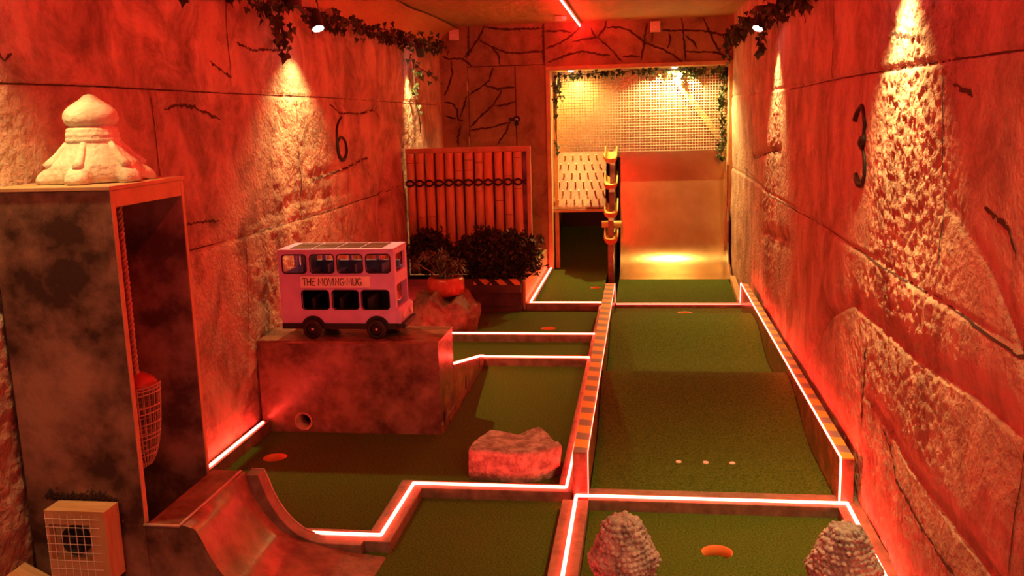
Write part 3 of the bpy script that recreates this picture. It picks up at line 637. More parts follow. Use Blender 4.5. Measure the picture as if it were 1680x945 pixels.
# ================================================================== CABINET, STUPA, BASKET, FAN BOX
CX0, CX1, CY0, CY1, CZ = -1.862, -1.487, 2.435, 2.862, 1.335
cab = thing('tall_cabinet', (-1.67, 2.65, 0), 'tall smoky brown open sided cabinet with a stone dome on top', 'cabinet')
mb = MB(); mb.box(CX0, CX1, CY0, CY0 + .022, -.1, CZ - .012); mb.build('front_panel', M_CAB, cab, bevel=.002)
mb = MB(); mb.box(CX0, CX1, CY1 - .018, CY1, -.1, CZ - .012); mb.build('back_panel', M_CABIN, cab, bevel=.002)
mb = MB(); mb.box(CX0, CX0 + .008, CY0 + .022, CY1 - .018, -.1, CZ - .012); mb.build('wall_panel', M_CABIN, cab)
mb = MB(); mb.box(CX0, CX1 + .006, CY0 - .006, CY1 + .006, CZ - .012, CZ); mb.build('top_board', M_WOODX, cab, bevel=.002)
mb = MB(); mb.box(CX1 - .02, CX1 + .002, CY0 + .022, CY1 - .018, CZ - .062, CZ - .012); mb.build('header_rail', M_WOODX, cab, bevel=.002)
mb = MB(); mb.box(CX1 - .002, CX1 + .002, CY0 + .001, CY0 + .021, .32, CZ - .014); mb.box(CX1 - .002, CX1 + .002, CY1 - .017, CY1 - .001, -.05, CZ - .014); mb.build('edge_strip', M_WOODX, cab)
# rough foam round the blower box
mb = MB(); rnd = random.Random(3)
for k in range(420):
    s = rnd.random()
    if s < .5: x = rnd.uniform(-1.80, -1.585); z = .395 + abs(rnd.gauss(0, .010))
    else: x = -1.590 + abs(rnd.gauss(0, .012)); z = rnd.uniform(.15, .40)
    r = rnd.uniform(.004, .009); a = rnd.uniform(0, 6.28)
    P = [(x + r * math.cos(a + q * 2.1), CY0 - .001, z + r * math.sin(a + q * 2.1)) for q in range(3)] + [(x, CY0 - .006, z)]
    mb.add(P, [(0, 1, 3), (1, 2, 3), (2, 0, 3)])
mb.build('foam_fringe', mat('dark_foam', (.05, .022, .015), rough=1), cab)

# rope and basket
t = thing('hanging_basket', (-1.57, 2.63, 1.27), 'tapering rattan basket hung on a rope inside the tall cabinet', 'basket')
mb = MB()
for ph in (0, PI):
    mb.tube([(-1.568 + .0045 * math.cos(z * 190 + ph), 2.61 + .0045 * math.sin(z * 190 + ph), z) for z in NL(1.322, .735, 230)], .0055, 5)
mb.build('rope', M_ROPE, t, smooth=True)
bc = (-1.570, 2.62)
prof = [(.064, .695), (.062, .66), (.059, .62), (.056, .58), (.051, .54), (.044, .50), (.032, .46), (.016, .43)]
for z in ():
    pass
mb = MB()
for r, z in ((.064, .695), (.063, .685), (.063, .672), (.060, .63), (.058, .61), (.055, .575), (.051, .54), (.048, .525), (.040, .49), (.034, .47), (.020, .44)):
    mb.tube([(bc[0] + r * math.cos(2 * PI * k / 28), bc[1] + r * math.sin(2 * PI * k / 28), z + .01 * math.cos(2 * PI * k / 28)) for k in range(29)], .0022, 5, cap=False)
mb.build('hoops', M_RATTAN, t, smooth=True)
mb = MB()
for k in range(22):
    a = 2 * PI * k / 22; mb.tube([(bc[0] + r * math.cos(a), bc[1] + r * math.sin(a), z + .01 * math.cos(a)) for r, z in prof], .0016, 4)
mb.build('staves', M_RATTAN, t)
mb = MB()
mb.lathe([(.001, .742), (.02, .738), (.046, .722), (.062, .700), (.060, .692)], (bc[0], bc[1], 0), 24); mb.build('cloth_lid', M_POT, t, smooth=True)

# carved stone dome
t = MB()
def lobes(th, z):
    k = max(0., 1 - (z - 1.335) / .05)
    a = (th + math.radians(80)) / (PI / 3); f = abs(a - round(a)) * 2
    sq = 1 - .05 * f
    return sq + k ** .5 * .30 * (1 - smooth(.34, .46, f)) if z < 1.3851 else 1 - .045 * f * max(0, 1 - (z - 1.385) / .1)
prof = [(.001, 1.336), (.125, 1.336), (.133, 1.340), (.136, 1.350), (.136, 1.362), (.133, 1.372), (.130, 1.378), (.130, 1.3852), (.122, 1.396), (.106, 1.412), (.090, 1.432), (.079, 1.448), (.0745, 1.455),
        (.078, 1.458), (.078, 1.466), (.075, 1.469), (.077, 1.473), (.076, 1.482), (.073, 1.486), (.074, 1.490), (.071, 1.4975), (.064, 1.500), (.062, 1.503), (.070, 1.507), (.0765, 1.516), (.079, 1.528), (.077, 1.541),
        (.070, 1.552), (.058, 1.563), (.043, 1.573), (.030, 1.581), (.021, 1.589), (.013, 1.595), (.001, 1.598)]
t.lathe(prof, (-1.655, 2.655, 0), 96, lobes)
o = t.build('stone_dome', M_CREAM, smooth=True); tag(o, 'cream carved stone dome finial resting on the tall brown cabinet', 'ornament')
# shallow ribs down the bell
for k in range(6):
    t2 = MB()
    a = math.radians(-80 + 60 * k); c, s = math.cos(a), math.sin(a)
    t2.tube([(-1.655 + r * c, 2.655 + r * s, z) for r, z in ((.074, 1.452), (.089, 1.433), (.105, 1.412), (.122, 1.396), (.136, 1.382))], [.009, .011, .013, .015, .016], 8)
    t2.build('rib', M_CREAM, o, smooth=True)

# blower box
FY = 2.352
fb = thing('blower_box', (-1.66, 2.39, .15), 'cream wooden box with wire grille and black fan fixed on the tall cabinet', 'fan box')
mb = MB(); mb.panel((-1.752, -1.560, .170, .393), [(-1.742, -1.612, .236, .350)], lambda u, v, w: (u, FY + w, v), 0, .074, rad=.003, seg=2)
mb.build('wooden_case', M_WOOD, fb, bevel=.0015)
mb = MB(); mb.box(-1.745, -1.575, FY + .030, FY + .036, .18, .38); mb.build('back_plate', M_WOOD, fb)
mb = MB(); mb.lathe([(.001, 0), (.046, 0), (.046, .014), (.038, .016), (.036, .005), (.001, .005)], (0, 0, 0), 28, cap=False)
mb.v = [(-1.672 + a, FY + .029 - c, .292 + b) for a, b, c in mb.v]; mb.build('fan_ring', M_BLACK, fb, smooth=True)
for k in range(5):
    a = 2 * PI * k / 5
    mb = MB(); P = [(-1.672 + r * math.cos(a + q), FY + .022 - d, .292 + r * math.sin(a + q)) for r, q, d in ((.008, -.4, 0), (.033, -.25, .002), (.033, .35, .006), (.008, .4, .004))]
    mb.add(P, [(0, 1, 2, 3)]); o = mb.build('fan_blade', M_BLACK, fb); sm = o.modifiers.new('thick', 'SOLIDIFY'); sm.thickness = .0015
mb = MB()
for k in range(7):
    u = -1.748 + k * .0235; mb.tube([(u, FY - .003, .186), (u, FY - .003, .382)], .0011, 5)
for k in range(8):
    v = .186 + k * .0262; mb.tube([(-1.750, FY - .0045, v), (-1.578, FY - .0045, v)], .0011, 5)
mb.build('wire_grille', M_WIRE, fb)
# wooden ledge at the foot of the wall, below the blower
mb = MB(); mb.prism([(XL, .06), (-1.762, .06), (-1.762, .150), (XL, .205)], lambda u, v, w: (u, w, v), 1.4, 2.392)
tag(mb.build('skirting_ledge', M_WOOD, bevel=.003), 'sloping pale timber ledge at the wall below the blower box', 'ledge')
mb = MB(); mb.box(-1.76, -1.39, 1.2, 2.43, -.1, .060); tag(mb.build('low_platform', M_BOARD, bevel=.003), 'low brown platform on the floor under the blower box', 'platform')

# ================================================================== QUARTER PIPE
qp = thing('curved_ramp', (-1.2, 2.65, 0), 'brown painted quarter pipe ramp curving down to the front turf', 'ramp')
near = [(-1.378, .320), (-1.330, .306), (-1.312, .270), (-1.290, .218), (-1.262, .170), (-1.225, .125), (-1.170, .080), (-1.100, .047), (-1.03, .022), (-.965, .006), (-.90, -.002)]
far = [(-1.378, .306), (-1.370, .262), (-1.356, .215), (-1.320, .160), (-1.290, .120), (-1.258, .085), (-1.19, .056), (-1.12, .038), (-1.03, .018), (-.965, .010), (-.885, .002)]
n = len(near)
ny = 14
def res(curve, N):
    P = [Vector((a, 0, b)) for a, b in curve]; out = []
    L = [0]
    for a, b in zip(P[:-1], P[1:]): L.append(L[-1] + (b - a).length)
    for k in range(N):
        s = L[-1] * k / (N - 1)
        for i in range(len(P) - 1):
            if s <= L[i + 1] + 1e-9: q = (s - L[i]) / (L[i + 1] - L[i]); out.append(P[i].lerp(P[i + 1], q)); break
    return out
A = res(near, 40); B = res(far, 40)
X = np.zeros((40, ny)); Y = np.zeros((40, ny)); Z = np.zeros((40, ny))
for i in range(40):
    for j in range(ny):
        q = j / (ny - 1); p = A[i].lerp(B[i], q); X[i, j] = p.x; Y[i, j] = 2.442 + q * (2.905 - 2.442); Z[i, j] = p.z
mb = MB(); mb.grid(X, Y, Z); mb.build('curved_surface', M_BOARD, qp, smooth=True)
mb = MB(); poly = [(-1.49, -.1)] + [(-.90, -.1)] + [(p.x, p.z) for p in A[::-1]] + [(-1.49, .320)]
mb.add([(u, 2.441, v) for u, v in poly], [tuple(range(len(poly)))]); mb.build('front_face', M_CAB, qp)
mb = MB(); mb.box(-1.480, -1.376, 2.438, 2.870, .306, .322); mb.build('top_deck', M_BOARD, qp, bevel=.003)
mb = MB(); mb.tube([(-1.375, 2.437, .321), (-1.375, 2.868, .321)], .004, 8); mb.tube([(-1.49, 2.436, .318), (-1.375, 2.436, .318)], .005, 6); mb.build('coping', M_LIP, qp, smooth=True)
# curved kerb behind the ramp
kt = [(-1.378, .290), (-1.332, .290), (-1.318, .252), (-1.305, .212), (-1.287, .172), (-1.262, .132), (-1.232, .098), (-1.20, .072), (-1.16, .054), (-1.12, ZK + .002), (-.975, ZK)]
kb = [(-.975, -.1), (-1.378, -.1)]
t = thing('curved_kerb', (-1.2, 2.97, 0), 'curved kerb that follows the back of the brown ramp, red strip at its low end', 'kerb')
mb = MB(); mb.prism(kt + kb, lambda u, v, w: (u, w, v), 2.906, 2.965); mb.box(-1.215, -.975, 2.9651, 3.03, -.1, ZK - .001); mb.build('kerb_body', M_KERB, t, bevel=.002)
mb = MB(); mb.prism([(-1.80, -.1), (-1.378, -.1), (-1.378, .290), (-1.80, .290)], lambda u, v, w: (u, w, v), 2.906, 2.925); mb.build('back_board', M_BOARD, t)
mb = MB(); mb.tube([(a, 2.962, b + .001) for a, b in kt[:9]], .0035, 6); mb.build('edge_strip', M_LIP, t, smooth=True)
mb = MB(); mb.tube([(-1.212, 2.985, ZK + .003), (-1.10, 2.985, ZK + .003), (-.925, 2.985, ZK + .003)], .007, 8); mb.build('led_strip', M_LED, t, smooth=True)

# ================================================================== STONES
def poly_rock(name, poly, z0, z1, m, label, cat, amp=.012, seed=1, rnd_top=.25, N=64, rings=14, sc=.05, topf=None):
    cx = sum(p[0] for p in poly) / len(poly); cy = sum(p[1] for p in poly) / len(poly)
    def rad(th):
        d = Vector((math.cos(th), math.sin(th))); best = .01
        for (a, b), (c, e) in zip(poly, poly[1:] + poly[:1]):
            ex, ey = c - a, e - b; den = d.x * ey - d.y * ex
            if abs(den) < 1e-9: continue
            tt = ((a - cx) * ey - (b - cy) * ex) / den; s = ((a - cx) * d.y - (b - cy) * d.x) / den
            if tt > 0 and -1e-6 <= s <= 1 + 1e-6: best = max(best, tt)
        return best
    P = []; F = []
    path = [(k / 8, 1.0) for k in range(0, 8)] + [(.96, .995), (1.0, .95)] + [(1.02, .95 - .95 * k / rings) for k in range(1, rings + 1)]
    R = [rad(2 * PI * k / N) for k in range(N)]
    for i, (a, b) in enumerate(path):
        for k in range(N):
            th = 2 * PI * k / N; x = cx + R[k] * a * math.cos(th); y = cy + R[k] * a * math.sin(th); z = z0 + (z1 - z0) * b
            if topf: z -= topf(x, y) * b
            P.append([x, y, z, th, a])
    A_ = np.array(P)
    nx = fbm(A_[:, 0] + A_[:, 2] * .7, A_[:, 1] - A_[:, 2] * .6, sc, 4, seed) * amp * 2
    nz = fbm(A_[:, 0] * 1.1 + 5, A_[:, 1] * 1.1 + A_[:, 2], sc, 4, seed + 2) * amp * 1.6
    w = np.clip(A_[:, 4], 0, 1)
    A_[:, 0] += nx * np.cos(A_[:, 3]) * w; A_[:, 1] += nx * np.sin(A_[:, 3]) * w
    A_[:, 2] = np.where(A_[:, 2] > z0 + .01, A_[:, 2] + nz, A_[:, 2])
    mb = MB()
    for i in range(len(path) - 1):
        for k in range(N):
            k2 = (k + 1) % N; F.append((i * N + k, i * N + k2, (i + 1) * N + k2, (i + 1) * N + k)[::-1])
    mb.add(A_[:, :3].tolist(), F)
    o = mb.build(name, m, smooth=True); tag(o, label, cat)
    return o
poly_rock('masonry_stone', [(-.728, 3.632), (-.60, 3.612), (-.487, 3.597), (-.40, 3.650), (-.345, 3.715), (-.385, 3.82), (-.462, 3.960), (-.50, 3.935), (-.540, 3.895), (-.60, 3.885), (-.680, 3.905), (-.715, 3.80)], .0, .133, M_STONE2,
          'angled broken masonry block lying on the turf beside the striped divider', 'stone', amp=.009, seed=3, topf=lambda x, y: .012 * math.exp(-((x + .55) / .05) ** 2 - ((y - 3.86) / .06) ** 2) + .012 * (y > 3.75))
poly_rock('boulder', [(-1.60, 6.32), (-1.52, 6.22), (-1.38, 6.20), (-1.24, 6.24), (-1.175, 6.34), (-1.20, 6.50), (-1.30, 6.62), (-1.50, 6.66), (-1.62, 6.52)], .0, .255, M_ROCKB,
          'ruddy brown boulder on the turf under the red pot', 'boulder', amp=.085, seed=5, sc=.17, topf=lambda x, y: .05 * max(0, (x + 1.36) / .18) + .03 * math.sin(x * 40))
# red ribbed pot with spiky plant
t = thing('plant_pot', (-1.40, 6.42, .25), 'red ribbed pot standing on the boulder', 'pot')
mb = MB(); rib = lambda th, z: 1 + .035 * abs(math.cos(7 * th)) - .03
mb.lathe([(.001, .245), (.105, .245), (.128, .262), (.134, .31), (.132, .355), (.120, .375), (.100, .378), (.096, .362), (.001, .360)], (-1.40, 6.42, 0), 84, rib, cap=False)
mb.build('pot_body', M_POT, t, smooth=True)
mb = MB(); mb.lathe([(.001, .360), (.096, .362), (.001, .365)], (-1.40, 6.42, 0), 24, cap=False); mb.build('soil', M_SOIL, t)
rnd = random.Random(11)
sp = thing('spiky_plant', (-1.42, 6.42, .36), 'dark spiky leaved plant growing in the red ribbed pot', 'plant')
mb = MB()
for cl in range(16):
    a0 = rnd.uniform(0, 6.28); e0 = rnd.uniform(.35, 1.35); L0 = rnd.uniform(.08, .19)
    c = Vector((-1.44 + L0 * math.cos(a0) * math.cos(e0), 6.42 + .6 * L0 * math.sin(a0) * math.cos(e0), .38 + L0 * math.sin(e0)))
    mb.tube([(-1.42, 6.42, .36), tuple(c)], .004, 4)
    for k in range(34):
        a = rnd.uniform(0, 6.28); e = rnd.uniform(-.9, 1.2); L = rnd.uniform(.05, .10)
        d = Vector((math.cos(a) * math.cos(e), math.sin(a) * math.cos(e), math.sin(e) * .8)); s = d.cross(Vector((0, 0, 1))).normalized() * .006
        m_ = c + d * L * .5 + Vector((0, 0, .006)); tip = c + d * L - Vector((0, 0, .012))
        mb.add([c, m_ + s, tip, m_ - s], [(0, 1, 2, 3)])
mb.build('leaves', M_SPIKE, sp)

# planter with chevron slat and the big bush
pl = thing('planter_box', (-1.38, 7.1, 0), 'dark planter box with black and orange chevron slats under the bamboo screen', 'planter')
mb = MB(); mb.box(-1.86, -.932, 7.02, 7.22, .0, .150); mb.build('lower_box', M_DARKB, pl, bevel=.003)
mb = MB(); mb.box(-1.86, -.932, 6.965, 7.22, .150, .215); mb.build('upper_box', M_DARKB, pl, bevel=.003)
mb = MB(); mb.box(-1.30, -.935, 6.960, 6.985, .2155, .262); mb.build('chevron_slat', M_HAZ2, pl)
mb = MB(); mb.box(-1.86, -1.305, 6.962, 6.985, .2155, .262); mb.build('plain_slat', M_DARKB, pl)
mb = MB(); mb.box(-1.86, -.932, 6.99, 7.22, .2155, .25); mb.build('soil', M_SOIL, pl)
mb = MB(); mb.box(-1.86, -.932, 6.985, 7.02, .0, .035); mb.build('foot_board', M_DARKB, pl)
def bush(name, c, rad, nl, size, seed, label, m, cat='plant'):
    rnd = random.Random(seed); t = thing(name, (c[0], c[1], c[2] - rad[2]), label, cat)
    mb = MB(); st = MB()
    for k in range(60):
        a = rnd.uniform(0, 6.28); e = rnd.uniform(.1, 1.5)
        st.tube([(c[0] + rnd.uniform(-.4, .4) * rad[0], c[1], c[2] - rad[2]), (c[0] + rad[0] * .8 * math.cos(a) * math.cos(e), c[1] + rad[1] * .8 * math.sin(a) * math.cos(e), c[2] + rad[2] * .8 * math.sin(e) - rad[2] * .2)], .003, 4)
    for k in range(nl):
        while 1:
            p = Vector((rnd.uniform(-1, 1), rnd.uniform(-1, 1), rnd.uniform(-1, 1)))
            l = p.length
            if .45 < l < 1: break
        lump = 1 + .16 * math.sin(p.x * 9 + seed) * math.cos(p.z * 7) + .10 * math.sin(p.x * 23 + p.z * 17)
        q = Vector((c[0] + p.x * rad[0] * lump, c[1] + p.y * rad[1], c[2] + p.z * rad[2] * lump))
        if q.z < c[2] - rad[2]: continue
        for j in range(3):
            a = rnd.uniform(0, 6.28); e = rnd.uniform(-.6, 1.3); L = size * rnd.uniform(.6, 1.3)
            d = Vector((math.cos(a) * math.cos(e), math.sin(a) * math.cos(e), math.sin(e))); s = d.cross(Vector((rnd.uniform(-1, 1), rnd.uniform(-1, 1), 1))).normalized() * L * .22
            mb.add([q, q + d * L * .5 + s, q + d * L, q + d * L * .5 - s], [(0, 1, 2, 3)])
    mb.build('foliage', m, t); st.build('stems', M_STEM, t)
    return t
bush('leafy_bush', (-1.12, 7.02, .43), (.345, .16, .20), 3600, .040, 4, 'big dark leafy bush in the planter in front of the bamboo screen', M_LEAFD)
bush('leafy_bush', (-1.66, 7.06, .46), (.185, .12, .17), 1300, .040, 9, 'smaller dark bush at the wall end of the planter behind the spiky plant', M_LEAFD)

# bamboo screen
scn = thing('bamboo_screen', (-1.37, 7.26, 0), 'red lit screen of upright bamboo canes in a timber frame', 'screen')
FYB = 7.26
mb = MB(); mb.box(-1.864, -.868, FYB - .03, FYB + .035, 1.222, 1.262); mb.build('top_rail', M_WOODX, scn, bevel=.003)
mb = MB(); mb.box(-.898, -.868, FYB - .03, FYB + .03, .24, 1.222); mb.build('end_post', M_WOODX, scn, bevel=.003)
mb = MB(); mb.box(-1.862, -.899, FYB + .012, FYB + .02, .26, 1.22); mb.build('backing_board', M_BOARD, scn)
rnd = random.Random(5)
for k in range(12):
    x = -1.826 + k * .0785; r = .034 * rnd.uniform(.93, 1.06); nodes = sorted(rnd.uniform(.3, 1.2) for _ in range(3))
    zs = [.26]
    rs = [r]
    for nz in nodes:
        if nz - zs[-1] < .05: continue
        zs += [nz - .012, nz - .003, nz, nz + .003, nz + .012]; rs += [r, r * 1.05, r * .99, r * 1.05, r]
    zs.append(1.221); rs.append(r); lean = rnd.uniform(-.004, .004)
    mb = MB(); mb.tube([(x + lean * z, FYB - .028, z) for z in zs], rs, 20); c = mb.build('bamboo_cane', M_BAMB, scn, smooth=True)
    for nz in nodes:
        mb = MB(); mb.tube([(x + lean * nz, FYB - .028, nz - .0022), (x + lean * nz, FYB - .028, nz + .0022)], r * 1.045, 20, cap=False)
        mb.build('cane_node', M_BAMBN, c)
mb = MB()
for ph in (0, PI):
    for dz in (0, .008): mb.tube([(x, FYB - .068, .985 + dz + .022 * math.sin((x + 1.826) / .0785 * PI + PI / 2 + ph)) for x in NL(-1.86, -.90, 150)], .0045, 5)
mb.build('lashing_cord', M_BLACK, scn)

# statue heads
def head(cx, cy, top, label, seed, yaw=0.):
    prof = [(0, .001), (.003, .018), (.012, .036), (.028, .051), (.052, .065), (.075, .076), (.10, .085), (.122, .094), (.135, .098), (.15, .097), (.18, .092), (.21, .084), (.24, .074), (.265, .070), (.28, .076), (top, .085)]
    NZ, NT = 150, 230
    zz = NL(0, top, NZ); rr = np.interp(zz, [p[0] for p in prof], [p[1] for p in prof]); TH = NL(0, 2 * PI, NT, endpoint=False)
    rr = rr
    P = []
    for i in range(NZ):
        for k in range(NT):
            th = TH[k]; z = top - zz[i]; r = rr[i]
            ear = .009 * max(0, math.cos(th - yaw)) ** 14 + .009 * max(0, math.cos(th - yaw - PI)) ** 14
            r2 = r + ear * math.exp(-((zz[i] - .140) / .020) ** 2)
            oval = 1 - .10 * abs(math.sin(th - yaw)) ** 2 * (-1)
            if zz[i] < .20:
                row = zz[i] / .0145; k2 = round(row); off = .5 * (k2 % 2)
                nb = max(6, int(2 * PI * max(float(np.interp(k2 * .0145, [p[0] for p in prof], [p[1] for p in prof])), .02) / .0155))
                a = th / (2 * PI) * nb + off; da = (a - round(a)) * 2; dr = (row - k2) * 2
                curl = (zz[i] > .006) * max(0, 1 - da * da - dr * dr) ** .5 * .0070 * (.35 + 1.1 * ((math.sin(k2 * 12.9898 + round(a) * 78.233) * 43758.5453) % 1))
            else: curl = 0
            P.append([(cx + (r2 * 1.0 + curl) * math.cos(th)), cy + (r2 * 1.06 + curl) * math.sin(th), z + (curl * .7 if zz[i] < .05 else 0)])
    A_ = np.array(P); nn = fbm(A_[:, 0] + A_[:, 2], A_[:, 1] - A_[:, 2] * .8, .035, 5, seed, .65) * .020
    dx = A_[:, 0] - cx; dy = A_[:, 1] - cy; L = np.hypot(dx, dy) + 1e-6
    A_[:, 0] += nn * dx / L; A_[:, 1] += nn * dy / L
    mb = MB(); mb.add(A_.tolist(), [(i * NT + k, (i + 1) * NT + k, (i + 1) * NT + (k + 1) % NT, i * NT + (k + 1) % NT) for i in range(NZ - 1) for k in range(NT)] + [tuple(range(NT))])
    return tag(mb.build('carved_statue', M_STONE, smooth=True), label, 'statue', 'carved stone heads on the front turf')
head(-.060, 2.66, .298, 'carved stone head with curls standing beside the kerb that parts the two front greens', 2, .1)
head(.588, 2.66, .292, 'carved stone head with curls standing beside the rock wall on the front turf', 6, -.1)

# ================================================================== ALCOVE GAME
rp = thing('steel_ramp', (.25, 8.8, 0), 'curved sheet steel ramp rising inside the lit opening', 'ramp')
pr = [(8.19, .036), (8.45, .048), (8.60, .11), (8.70, .19), (8.77, .29), (8.885, .60), (8.955, .92), (8.985, 1.15), (8.99, 1.40), (9.0, 1.98)]
for _ in range(3):
    q = [pr[0]]
    for a, b in zip(pr[:-1], pr[1:]): q += [(a[0] * .75 + b[0] * .25, a[1] * .75 + b[1] * .25), (a[0] * .25 + b[0] * .75, a[1] * .25 + b[1] * .75)]
    pr = q + [pr[-1]]
ys_ = [p[0] for p in pr]; zs_ = [p[1] for p in pr]
sv = NL(0, 1, 110); L = [0]
for i in range(1, len(pr)): L.append(L[-1] + math.hypot(pr[i][0] - pr[i - 1][0], pr[i][1] - pr[i - 1][1]))
L = np.array(L) / L[-1]
yy = np.interp(sv, L, ys_); zz = np.interp(sv, L, zs_); xs = NL(-.208, .765, 24)
X, S = np.meshgrid(xs, sv, indexing='ij'); Yg = np.broadcast_to(yy, X.shape).copy(); Zg = np.broadcast_to(zz, X.shape).copy()
Yg += .006 * fbm(X, Zg, .6, 2, 4)
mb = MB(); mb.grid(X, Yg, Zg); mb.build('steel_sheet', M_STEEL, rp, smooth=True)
mb = MB(); poly = [(8.19, -.1), (8.19, .05), (8.45, .13), (8.62, .30), (8.62, .50), (8.72, .62), (8.72, 1.0), (8.80, 1.05), (8.80, -.1)]
mb.prism(poly, lambda u, v, w: (w, u, v), .764, .776); mb.build('side_cheek', M_BOARD, rp)
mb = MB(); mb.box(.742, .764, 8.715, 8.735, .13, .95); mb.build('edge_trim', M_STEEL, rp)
mb = MB(); mb.box(-.845, -.25, 9.66, 9.69, -.1, 1.05); tag(mb.build('cavity_shade_panel', M_BLACK), 'added black panel standing for the shade in the cavity under the peg board', 'board')  # black panel added where the cavity is only in shade
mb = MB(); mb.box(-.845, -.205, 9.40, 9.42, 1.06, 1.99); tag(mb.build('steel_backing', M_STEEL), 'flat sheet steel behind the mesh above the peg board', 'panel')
# peg board
pb = thing('peg_board', (-.6, 9.0, .6), 'sloping orange lit peg board in the opening beside the bamboo gutters', 'peg board')
p0 = Vector((0, 8.83, .60)); p1 = Vector((0, 9.35, 1.115)); dpb = (p1 - p0); nrm = Vector((0, -dpb.z, dpb.y)).normalized()
mb = MB(); a0, a1 = -.845, -.355
mb.beam(((a0 + a1) / 2, p0.y, p0.z), ((a0 + a1) / 2, p1.y, p1.z), a1 - a0, .02, up=(0, -1, 1)); mb.build('board', M_PEGB, pb)
mb = MB(); mb.box(a0, a1, 8.805, 8.822, .578, .602); mb.build('edge_lip', M_WOOD, pb)
pegmesh = None
for r_ in range(6):
    for c_ in range(6):
        x = a0 + .045 + c_ * .077 + (.038 if r_ % 2 else 0); s = .1 + r_ * .155
        if x > a1 - .02: continue
        b = p0 + dpb * s; b.x = x; b += nrm * .009
        if pegmesh is None:
            mb = MB(); o_ = origin_of(pb); mb.tube([o_, o_ + nrm * .055], .008, 8); ob = mb.build('peg', M_WOOD, pb, smooth=False); pegmesh = ob.data; ob.location = b - o_
        else:
            ob = bpy.data.objects.new('peg', pegmesh); COL.objects.link(ob); ob.parent = pb; ob.location = b - origin_of(pb)
# wire mesh screen
wm = MB()
ym = YB + .15
for x in np.arange(-.790, .762, .0255): wm.beam((x, ym, 1.135), (x, ym, 1.885),   .0042, .0042)
for z in np.arange(1.135, 1.885, .0255): wm.beam((-.795, ym - .003, z), (.765, ym - .003, z), .0042, .0042)
tag(wm.build('wire_mesh_screen', M_WIRE), 'square wire mesh screen hung across the top of the lit opening', 'mesh screen')
# bamboo gutter cascade
bc_ = thing('gutter_cascade', (-.285, 8.6, 0), 'stepped cascade of four split bamboo gutters on a dark post wall', 'cascade')
steps = [(8.22, .405), (8.47, .610), (8.76, .845), (9.06, 1.075)]   # front y, rim height
cxg = -.281
mb = MB(); poly = [(8.232, -.1), (8.232, .345), (8.335, .37), (8.335, .545), (8.59, .575), (8.59, .78), (8.875, .81), (8.875, 1.01), (9.30, 1.04), (9.30, -.1)]
mb.prism(poly, lambda u, v, w: (w, u, v), -.308, -.260); mb.build('post_wall', M_BOARD, bc_)
for i, (yf, zr) in enumerate(steps):
    Lg = .27; rise = .095; R0, R1 = .062, .052; n = 14
    x0g = cxg - .014 * (i) * .6
    g = MB(); P = []
    for yy_, zz_ in ((yf, zr), (yf + Lg, zr + rise)):
        for rr_ in (R0, R1):
            for k in range(n + 1):
                a = PI + PI * k / n; P.append((x0g + rr_ * math.cos(a), yy_, zz_ + rr_ * math.sin(a)))
    m1 = n + 1
    F = []
    for k in range(n):
        F += [(k, k + 1, 2 * m1 + k + 1, 2 * m1 + k), (m1 + k + 1, m1 + k, 3 * m1 + k, 3 * m1 + k + 1), (2 * m1 + k, 2 * m1 + k + 1, 3 * m1 + k + 1, 3 * m1 + k)]
    F += [(0, 2 * m1, 3 * m1, m1), (n, m1 + n, 3 * m1 + n, 2 * m1 + n)]
    g.add(P, F); gg = g.build('gutter', M_YBAMB, bc_, smooth=False)
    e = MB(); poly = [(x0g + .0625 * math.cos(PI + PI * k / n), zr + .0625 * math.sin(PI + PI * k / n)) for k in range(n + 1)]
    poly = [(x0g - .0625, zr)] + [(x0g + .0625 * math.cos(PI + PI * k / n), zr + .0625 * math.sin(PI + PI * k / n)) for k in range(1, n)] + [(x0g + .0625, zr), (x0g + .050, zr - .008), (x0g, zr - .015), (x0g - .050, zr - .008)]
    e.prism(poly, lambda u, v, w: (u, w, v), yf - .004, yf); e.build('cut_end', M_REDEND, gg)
    e = MB()
    for sx in (-1, 1): e.tube([(x0g + sx * .057, yf, zr + .001), (x0g + sx * .057, yf + Lg, zr + rise + .001)], .0075, 8)
    e.build('rim', M_YBAMB, gg, smooth=True)
mb = MB(); mb.tube([(-.368, 8.41, .505), (-.192, 8.41, .505)], .031, 18); mb.build('cross_cane', M_YBAMB, bc_, smooth=True)

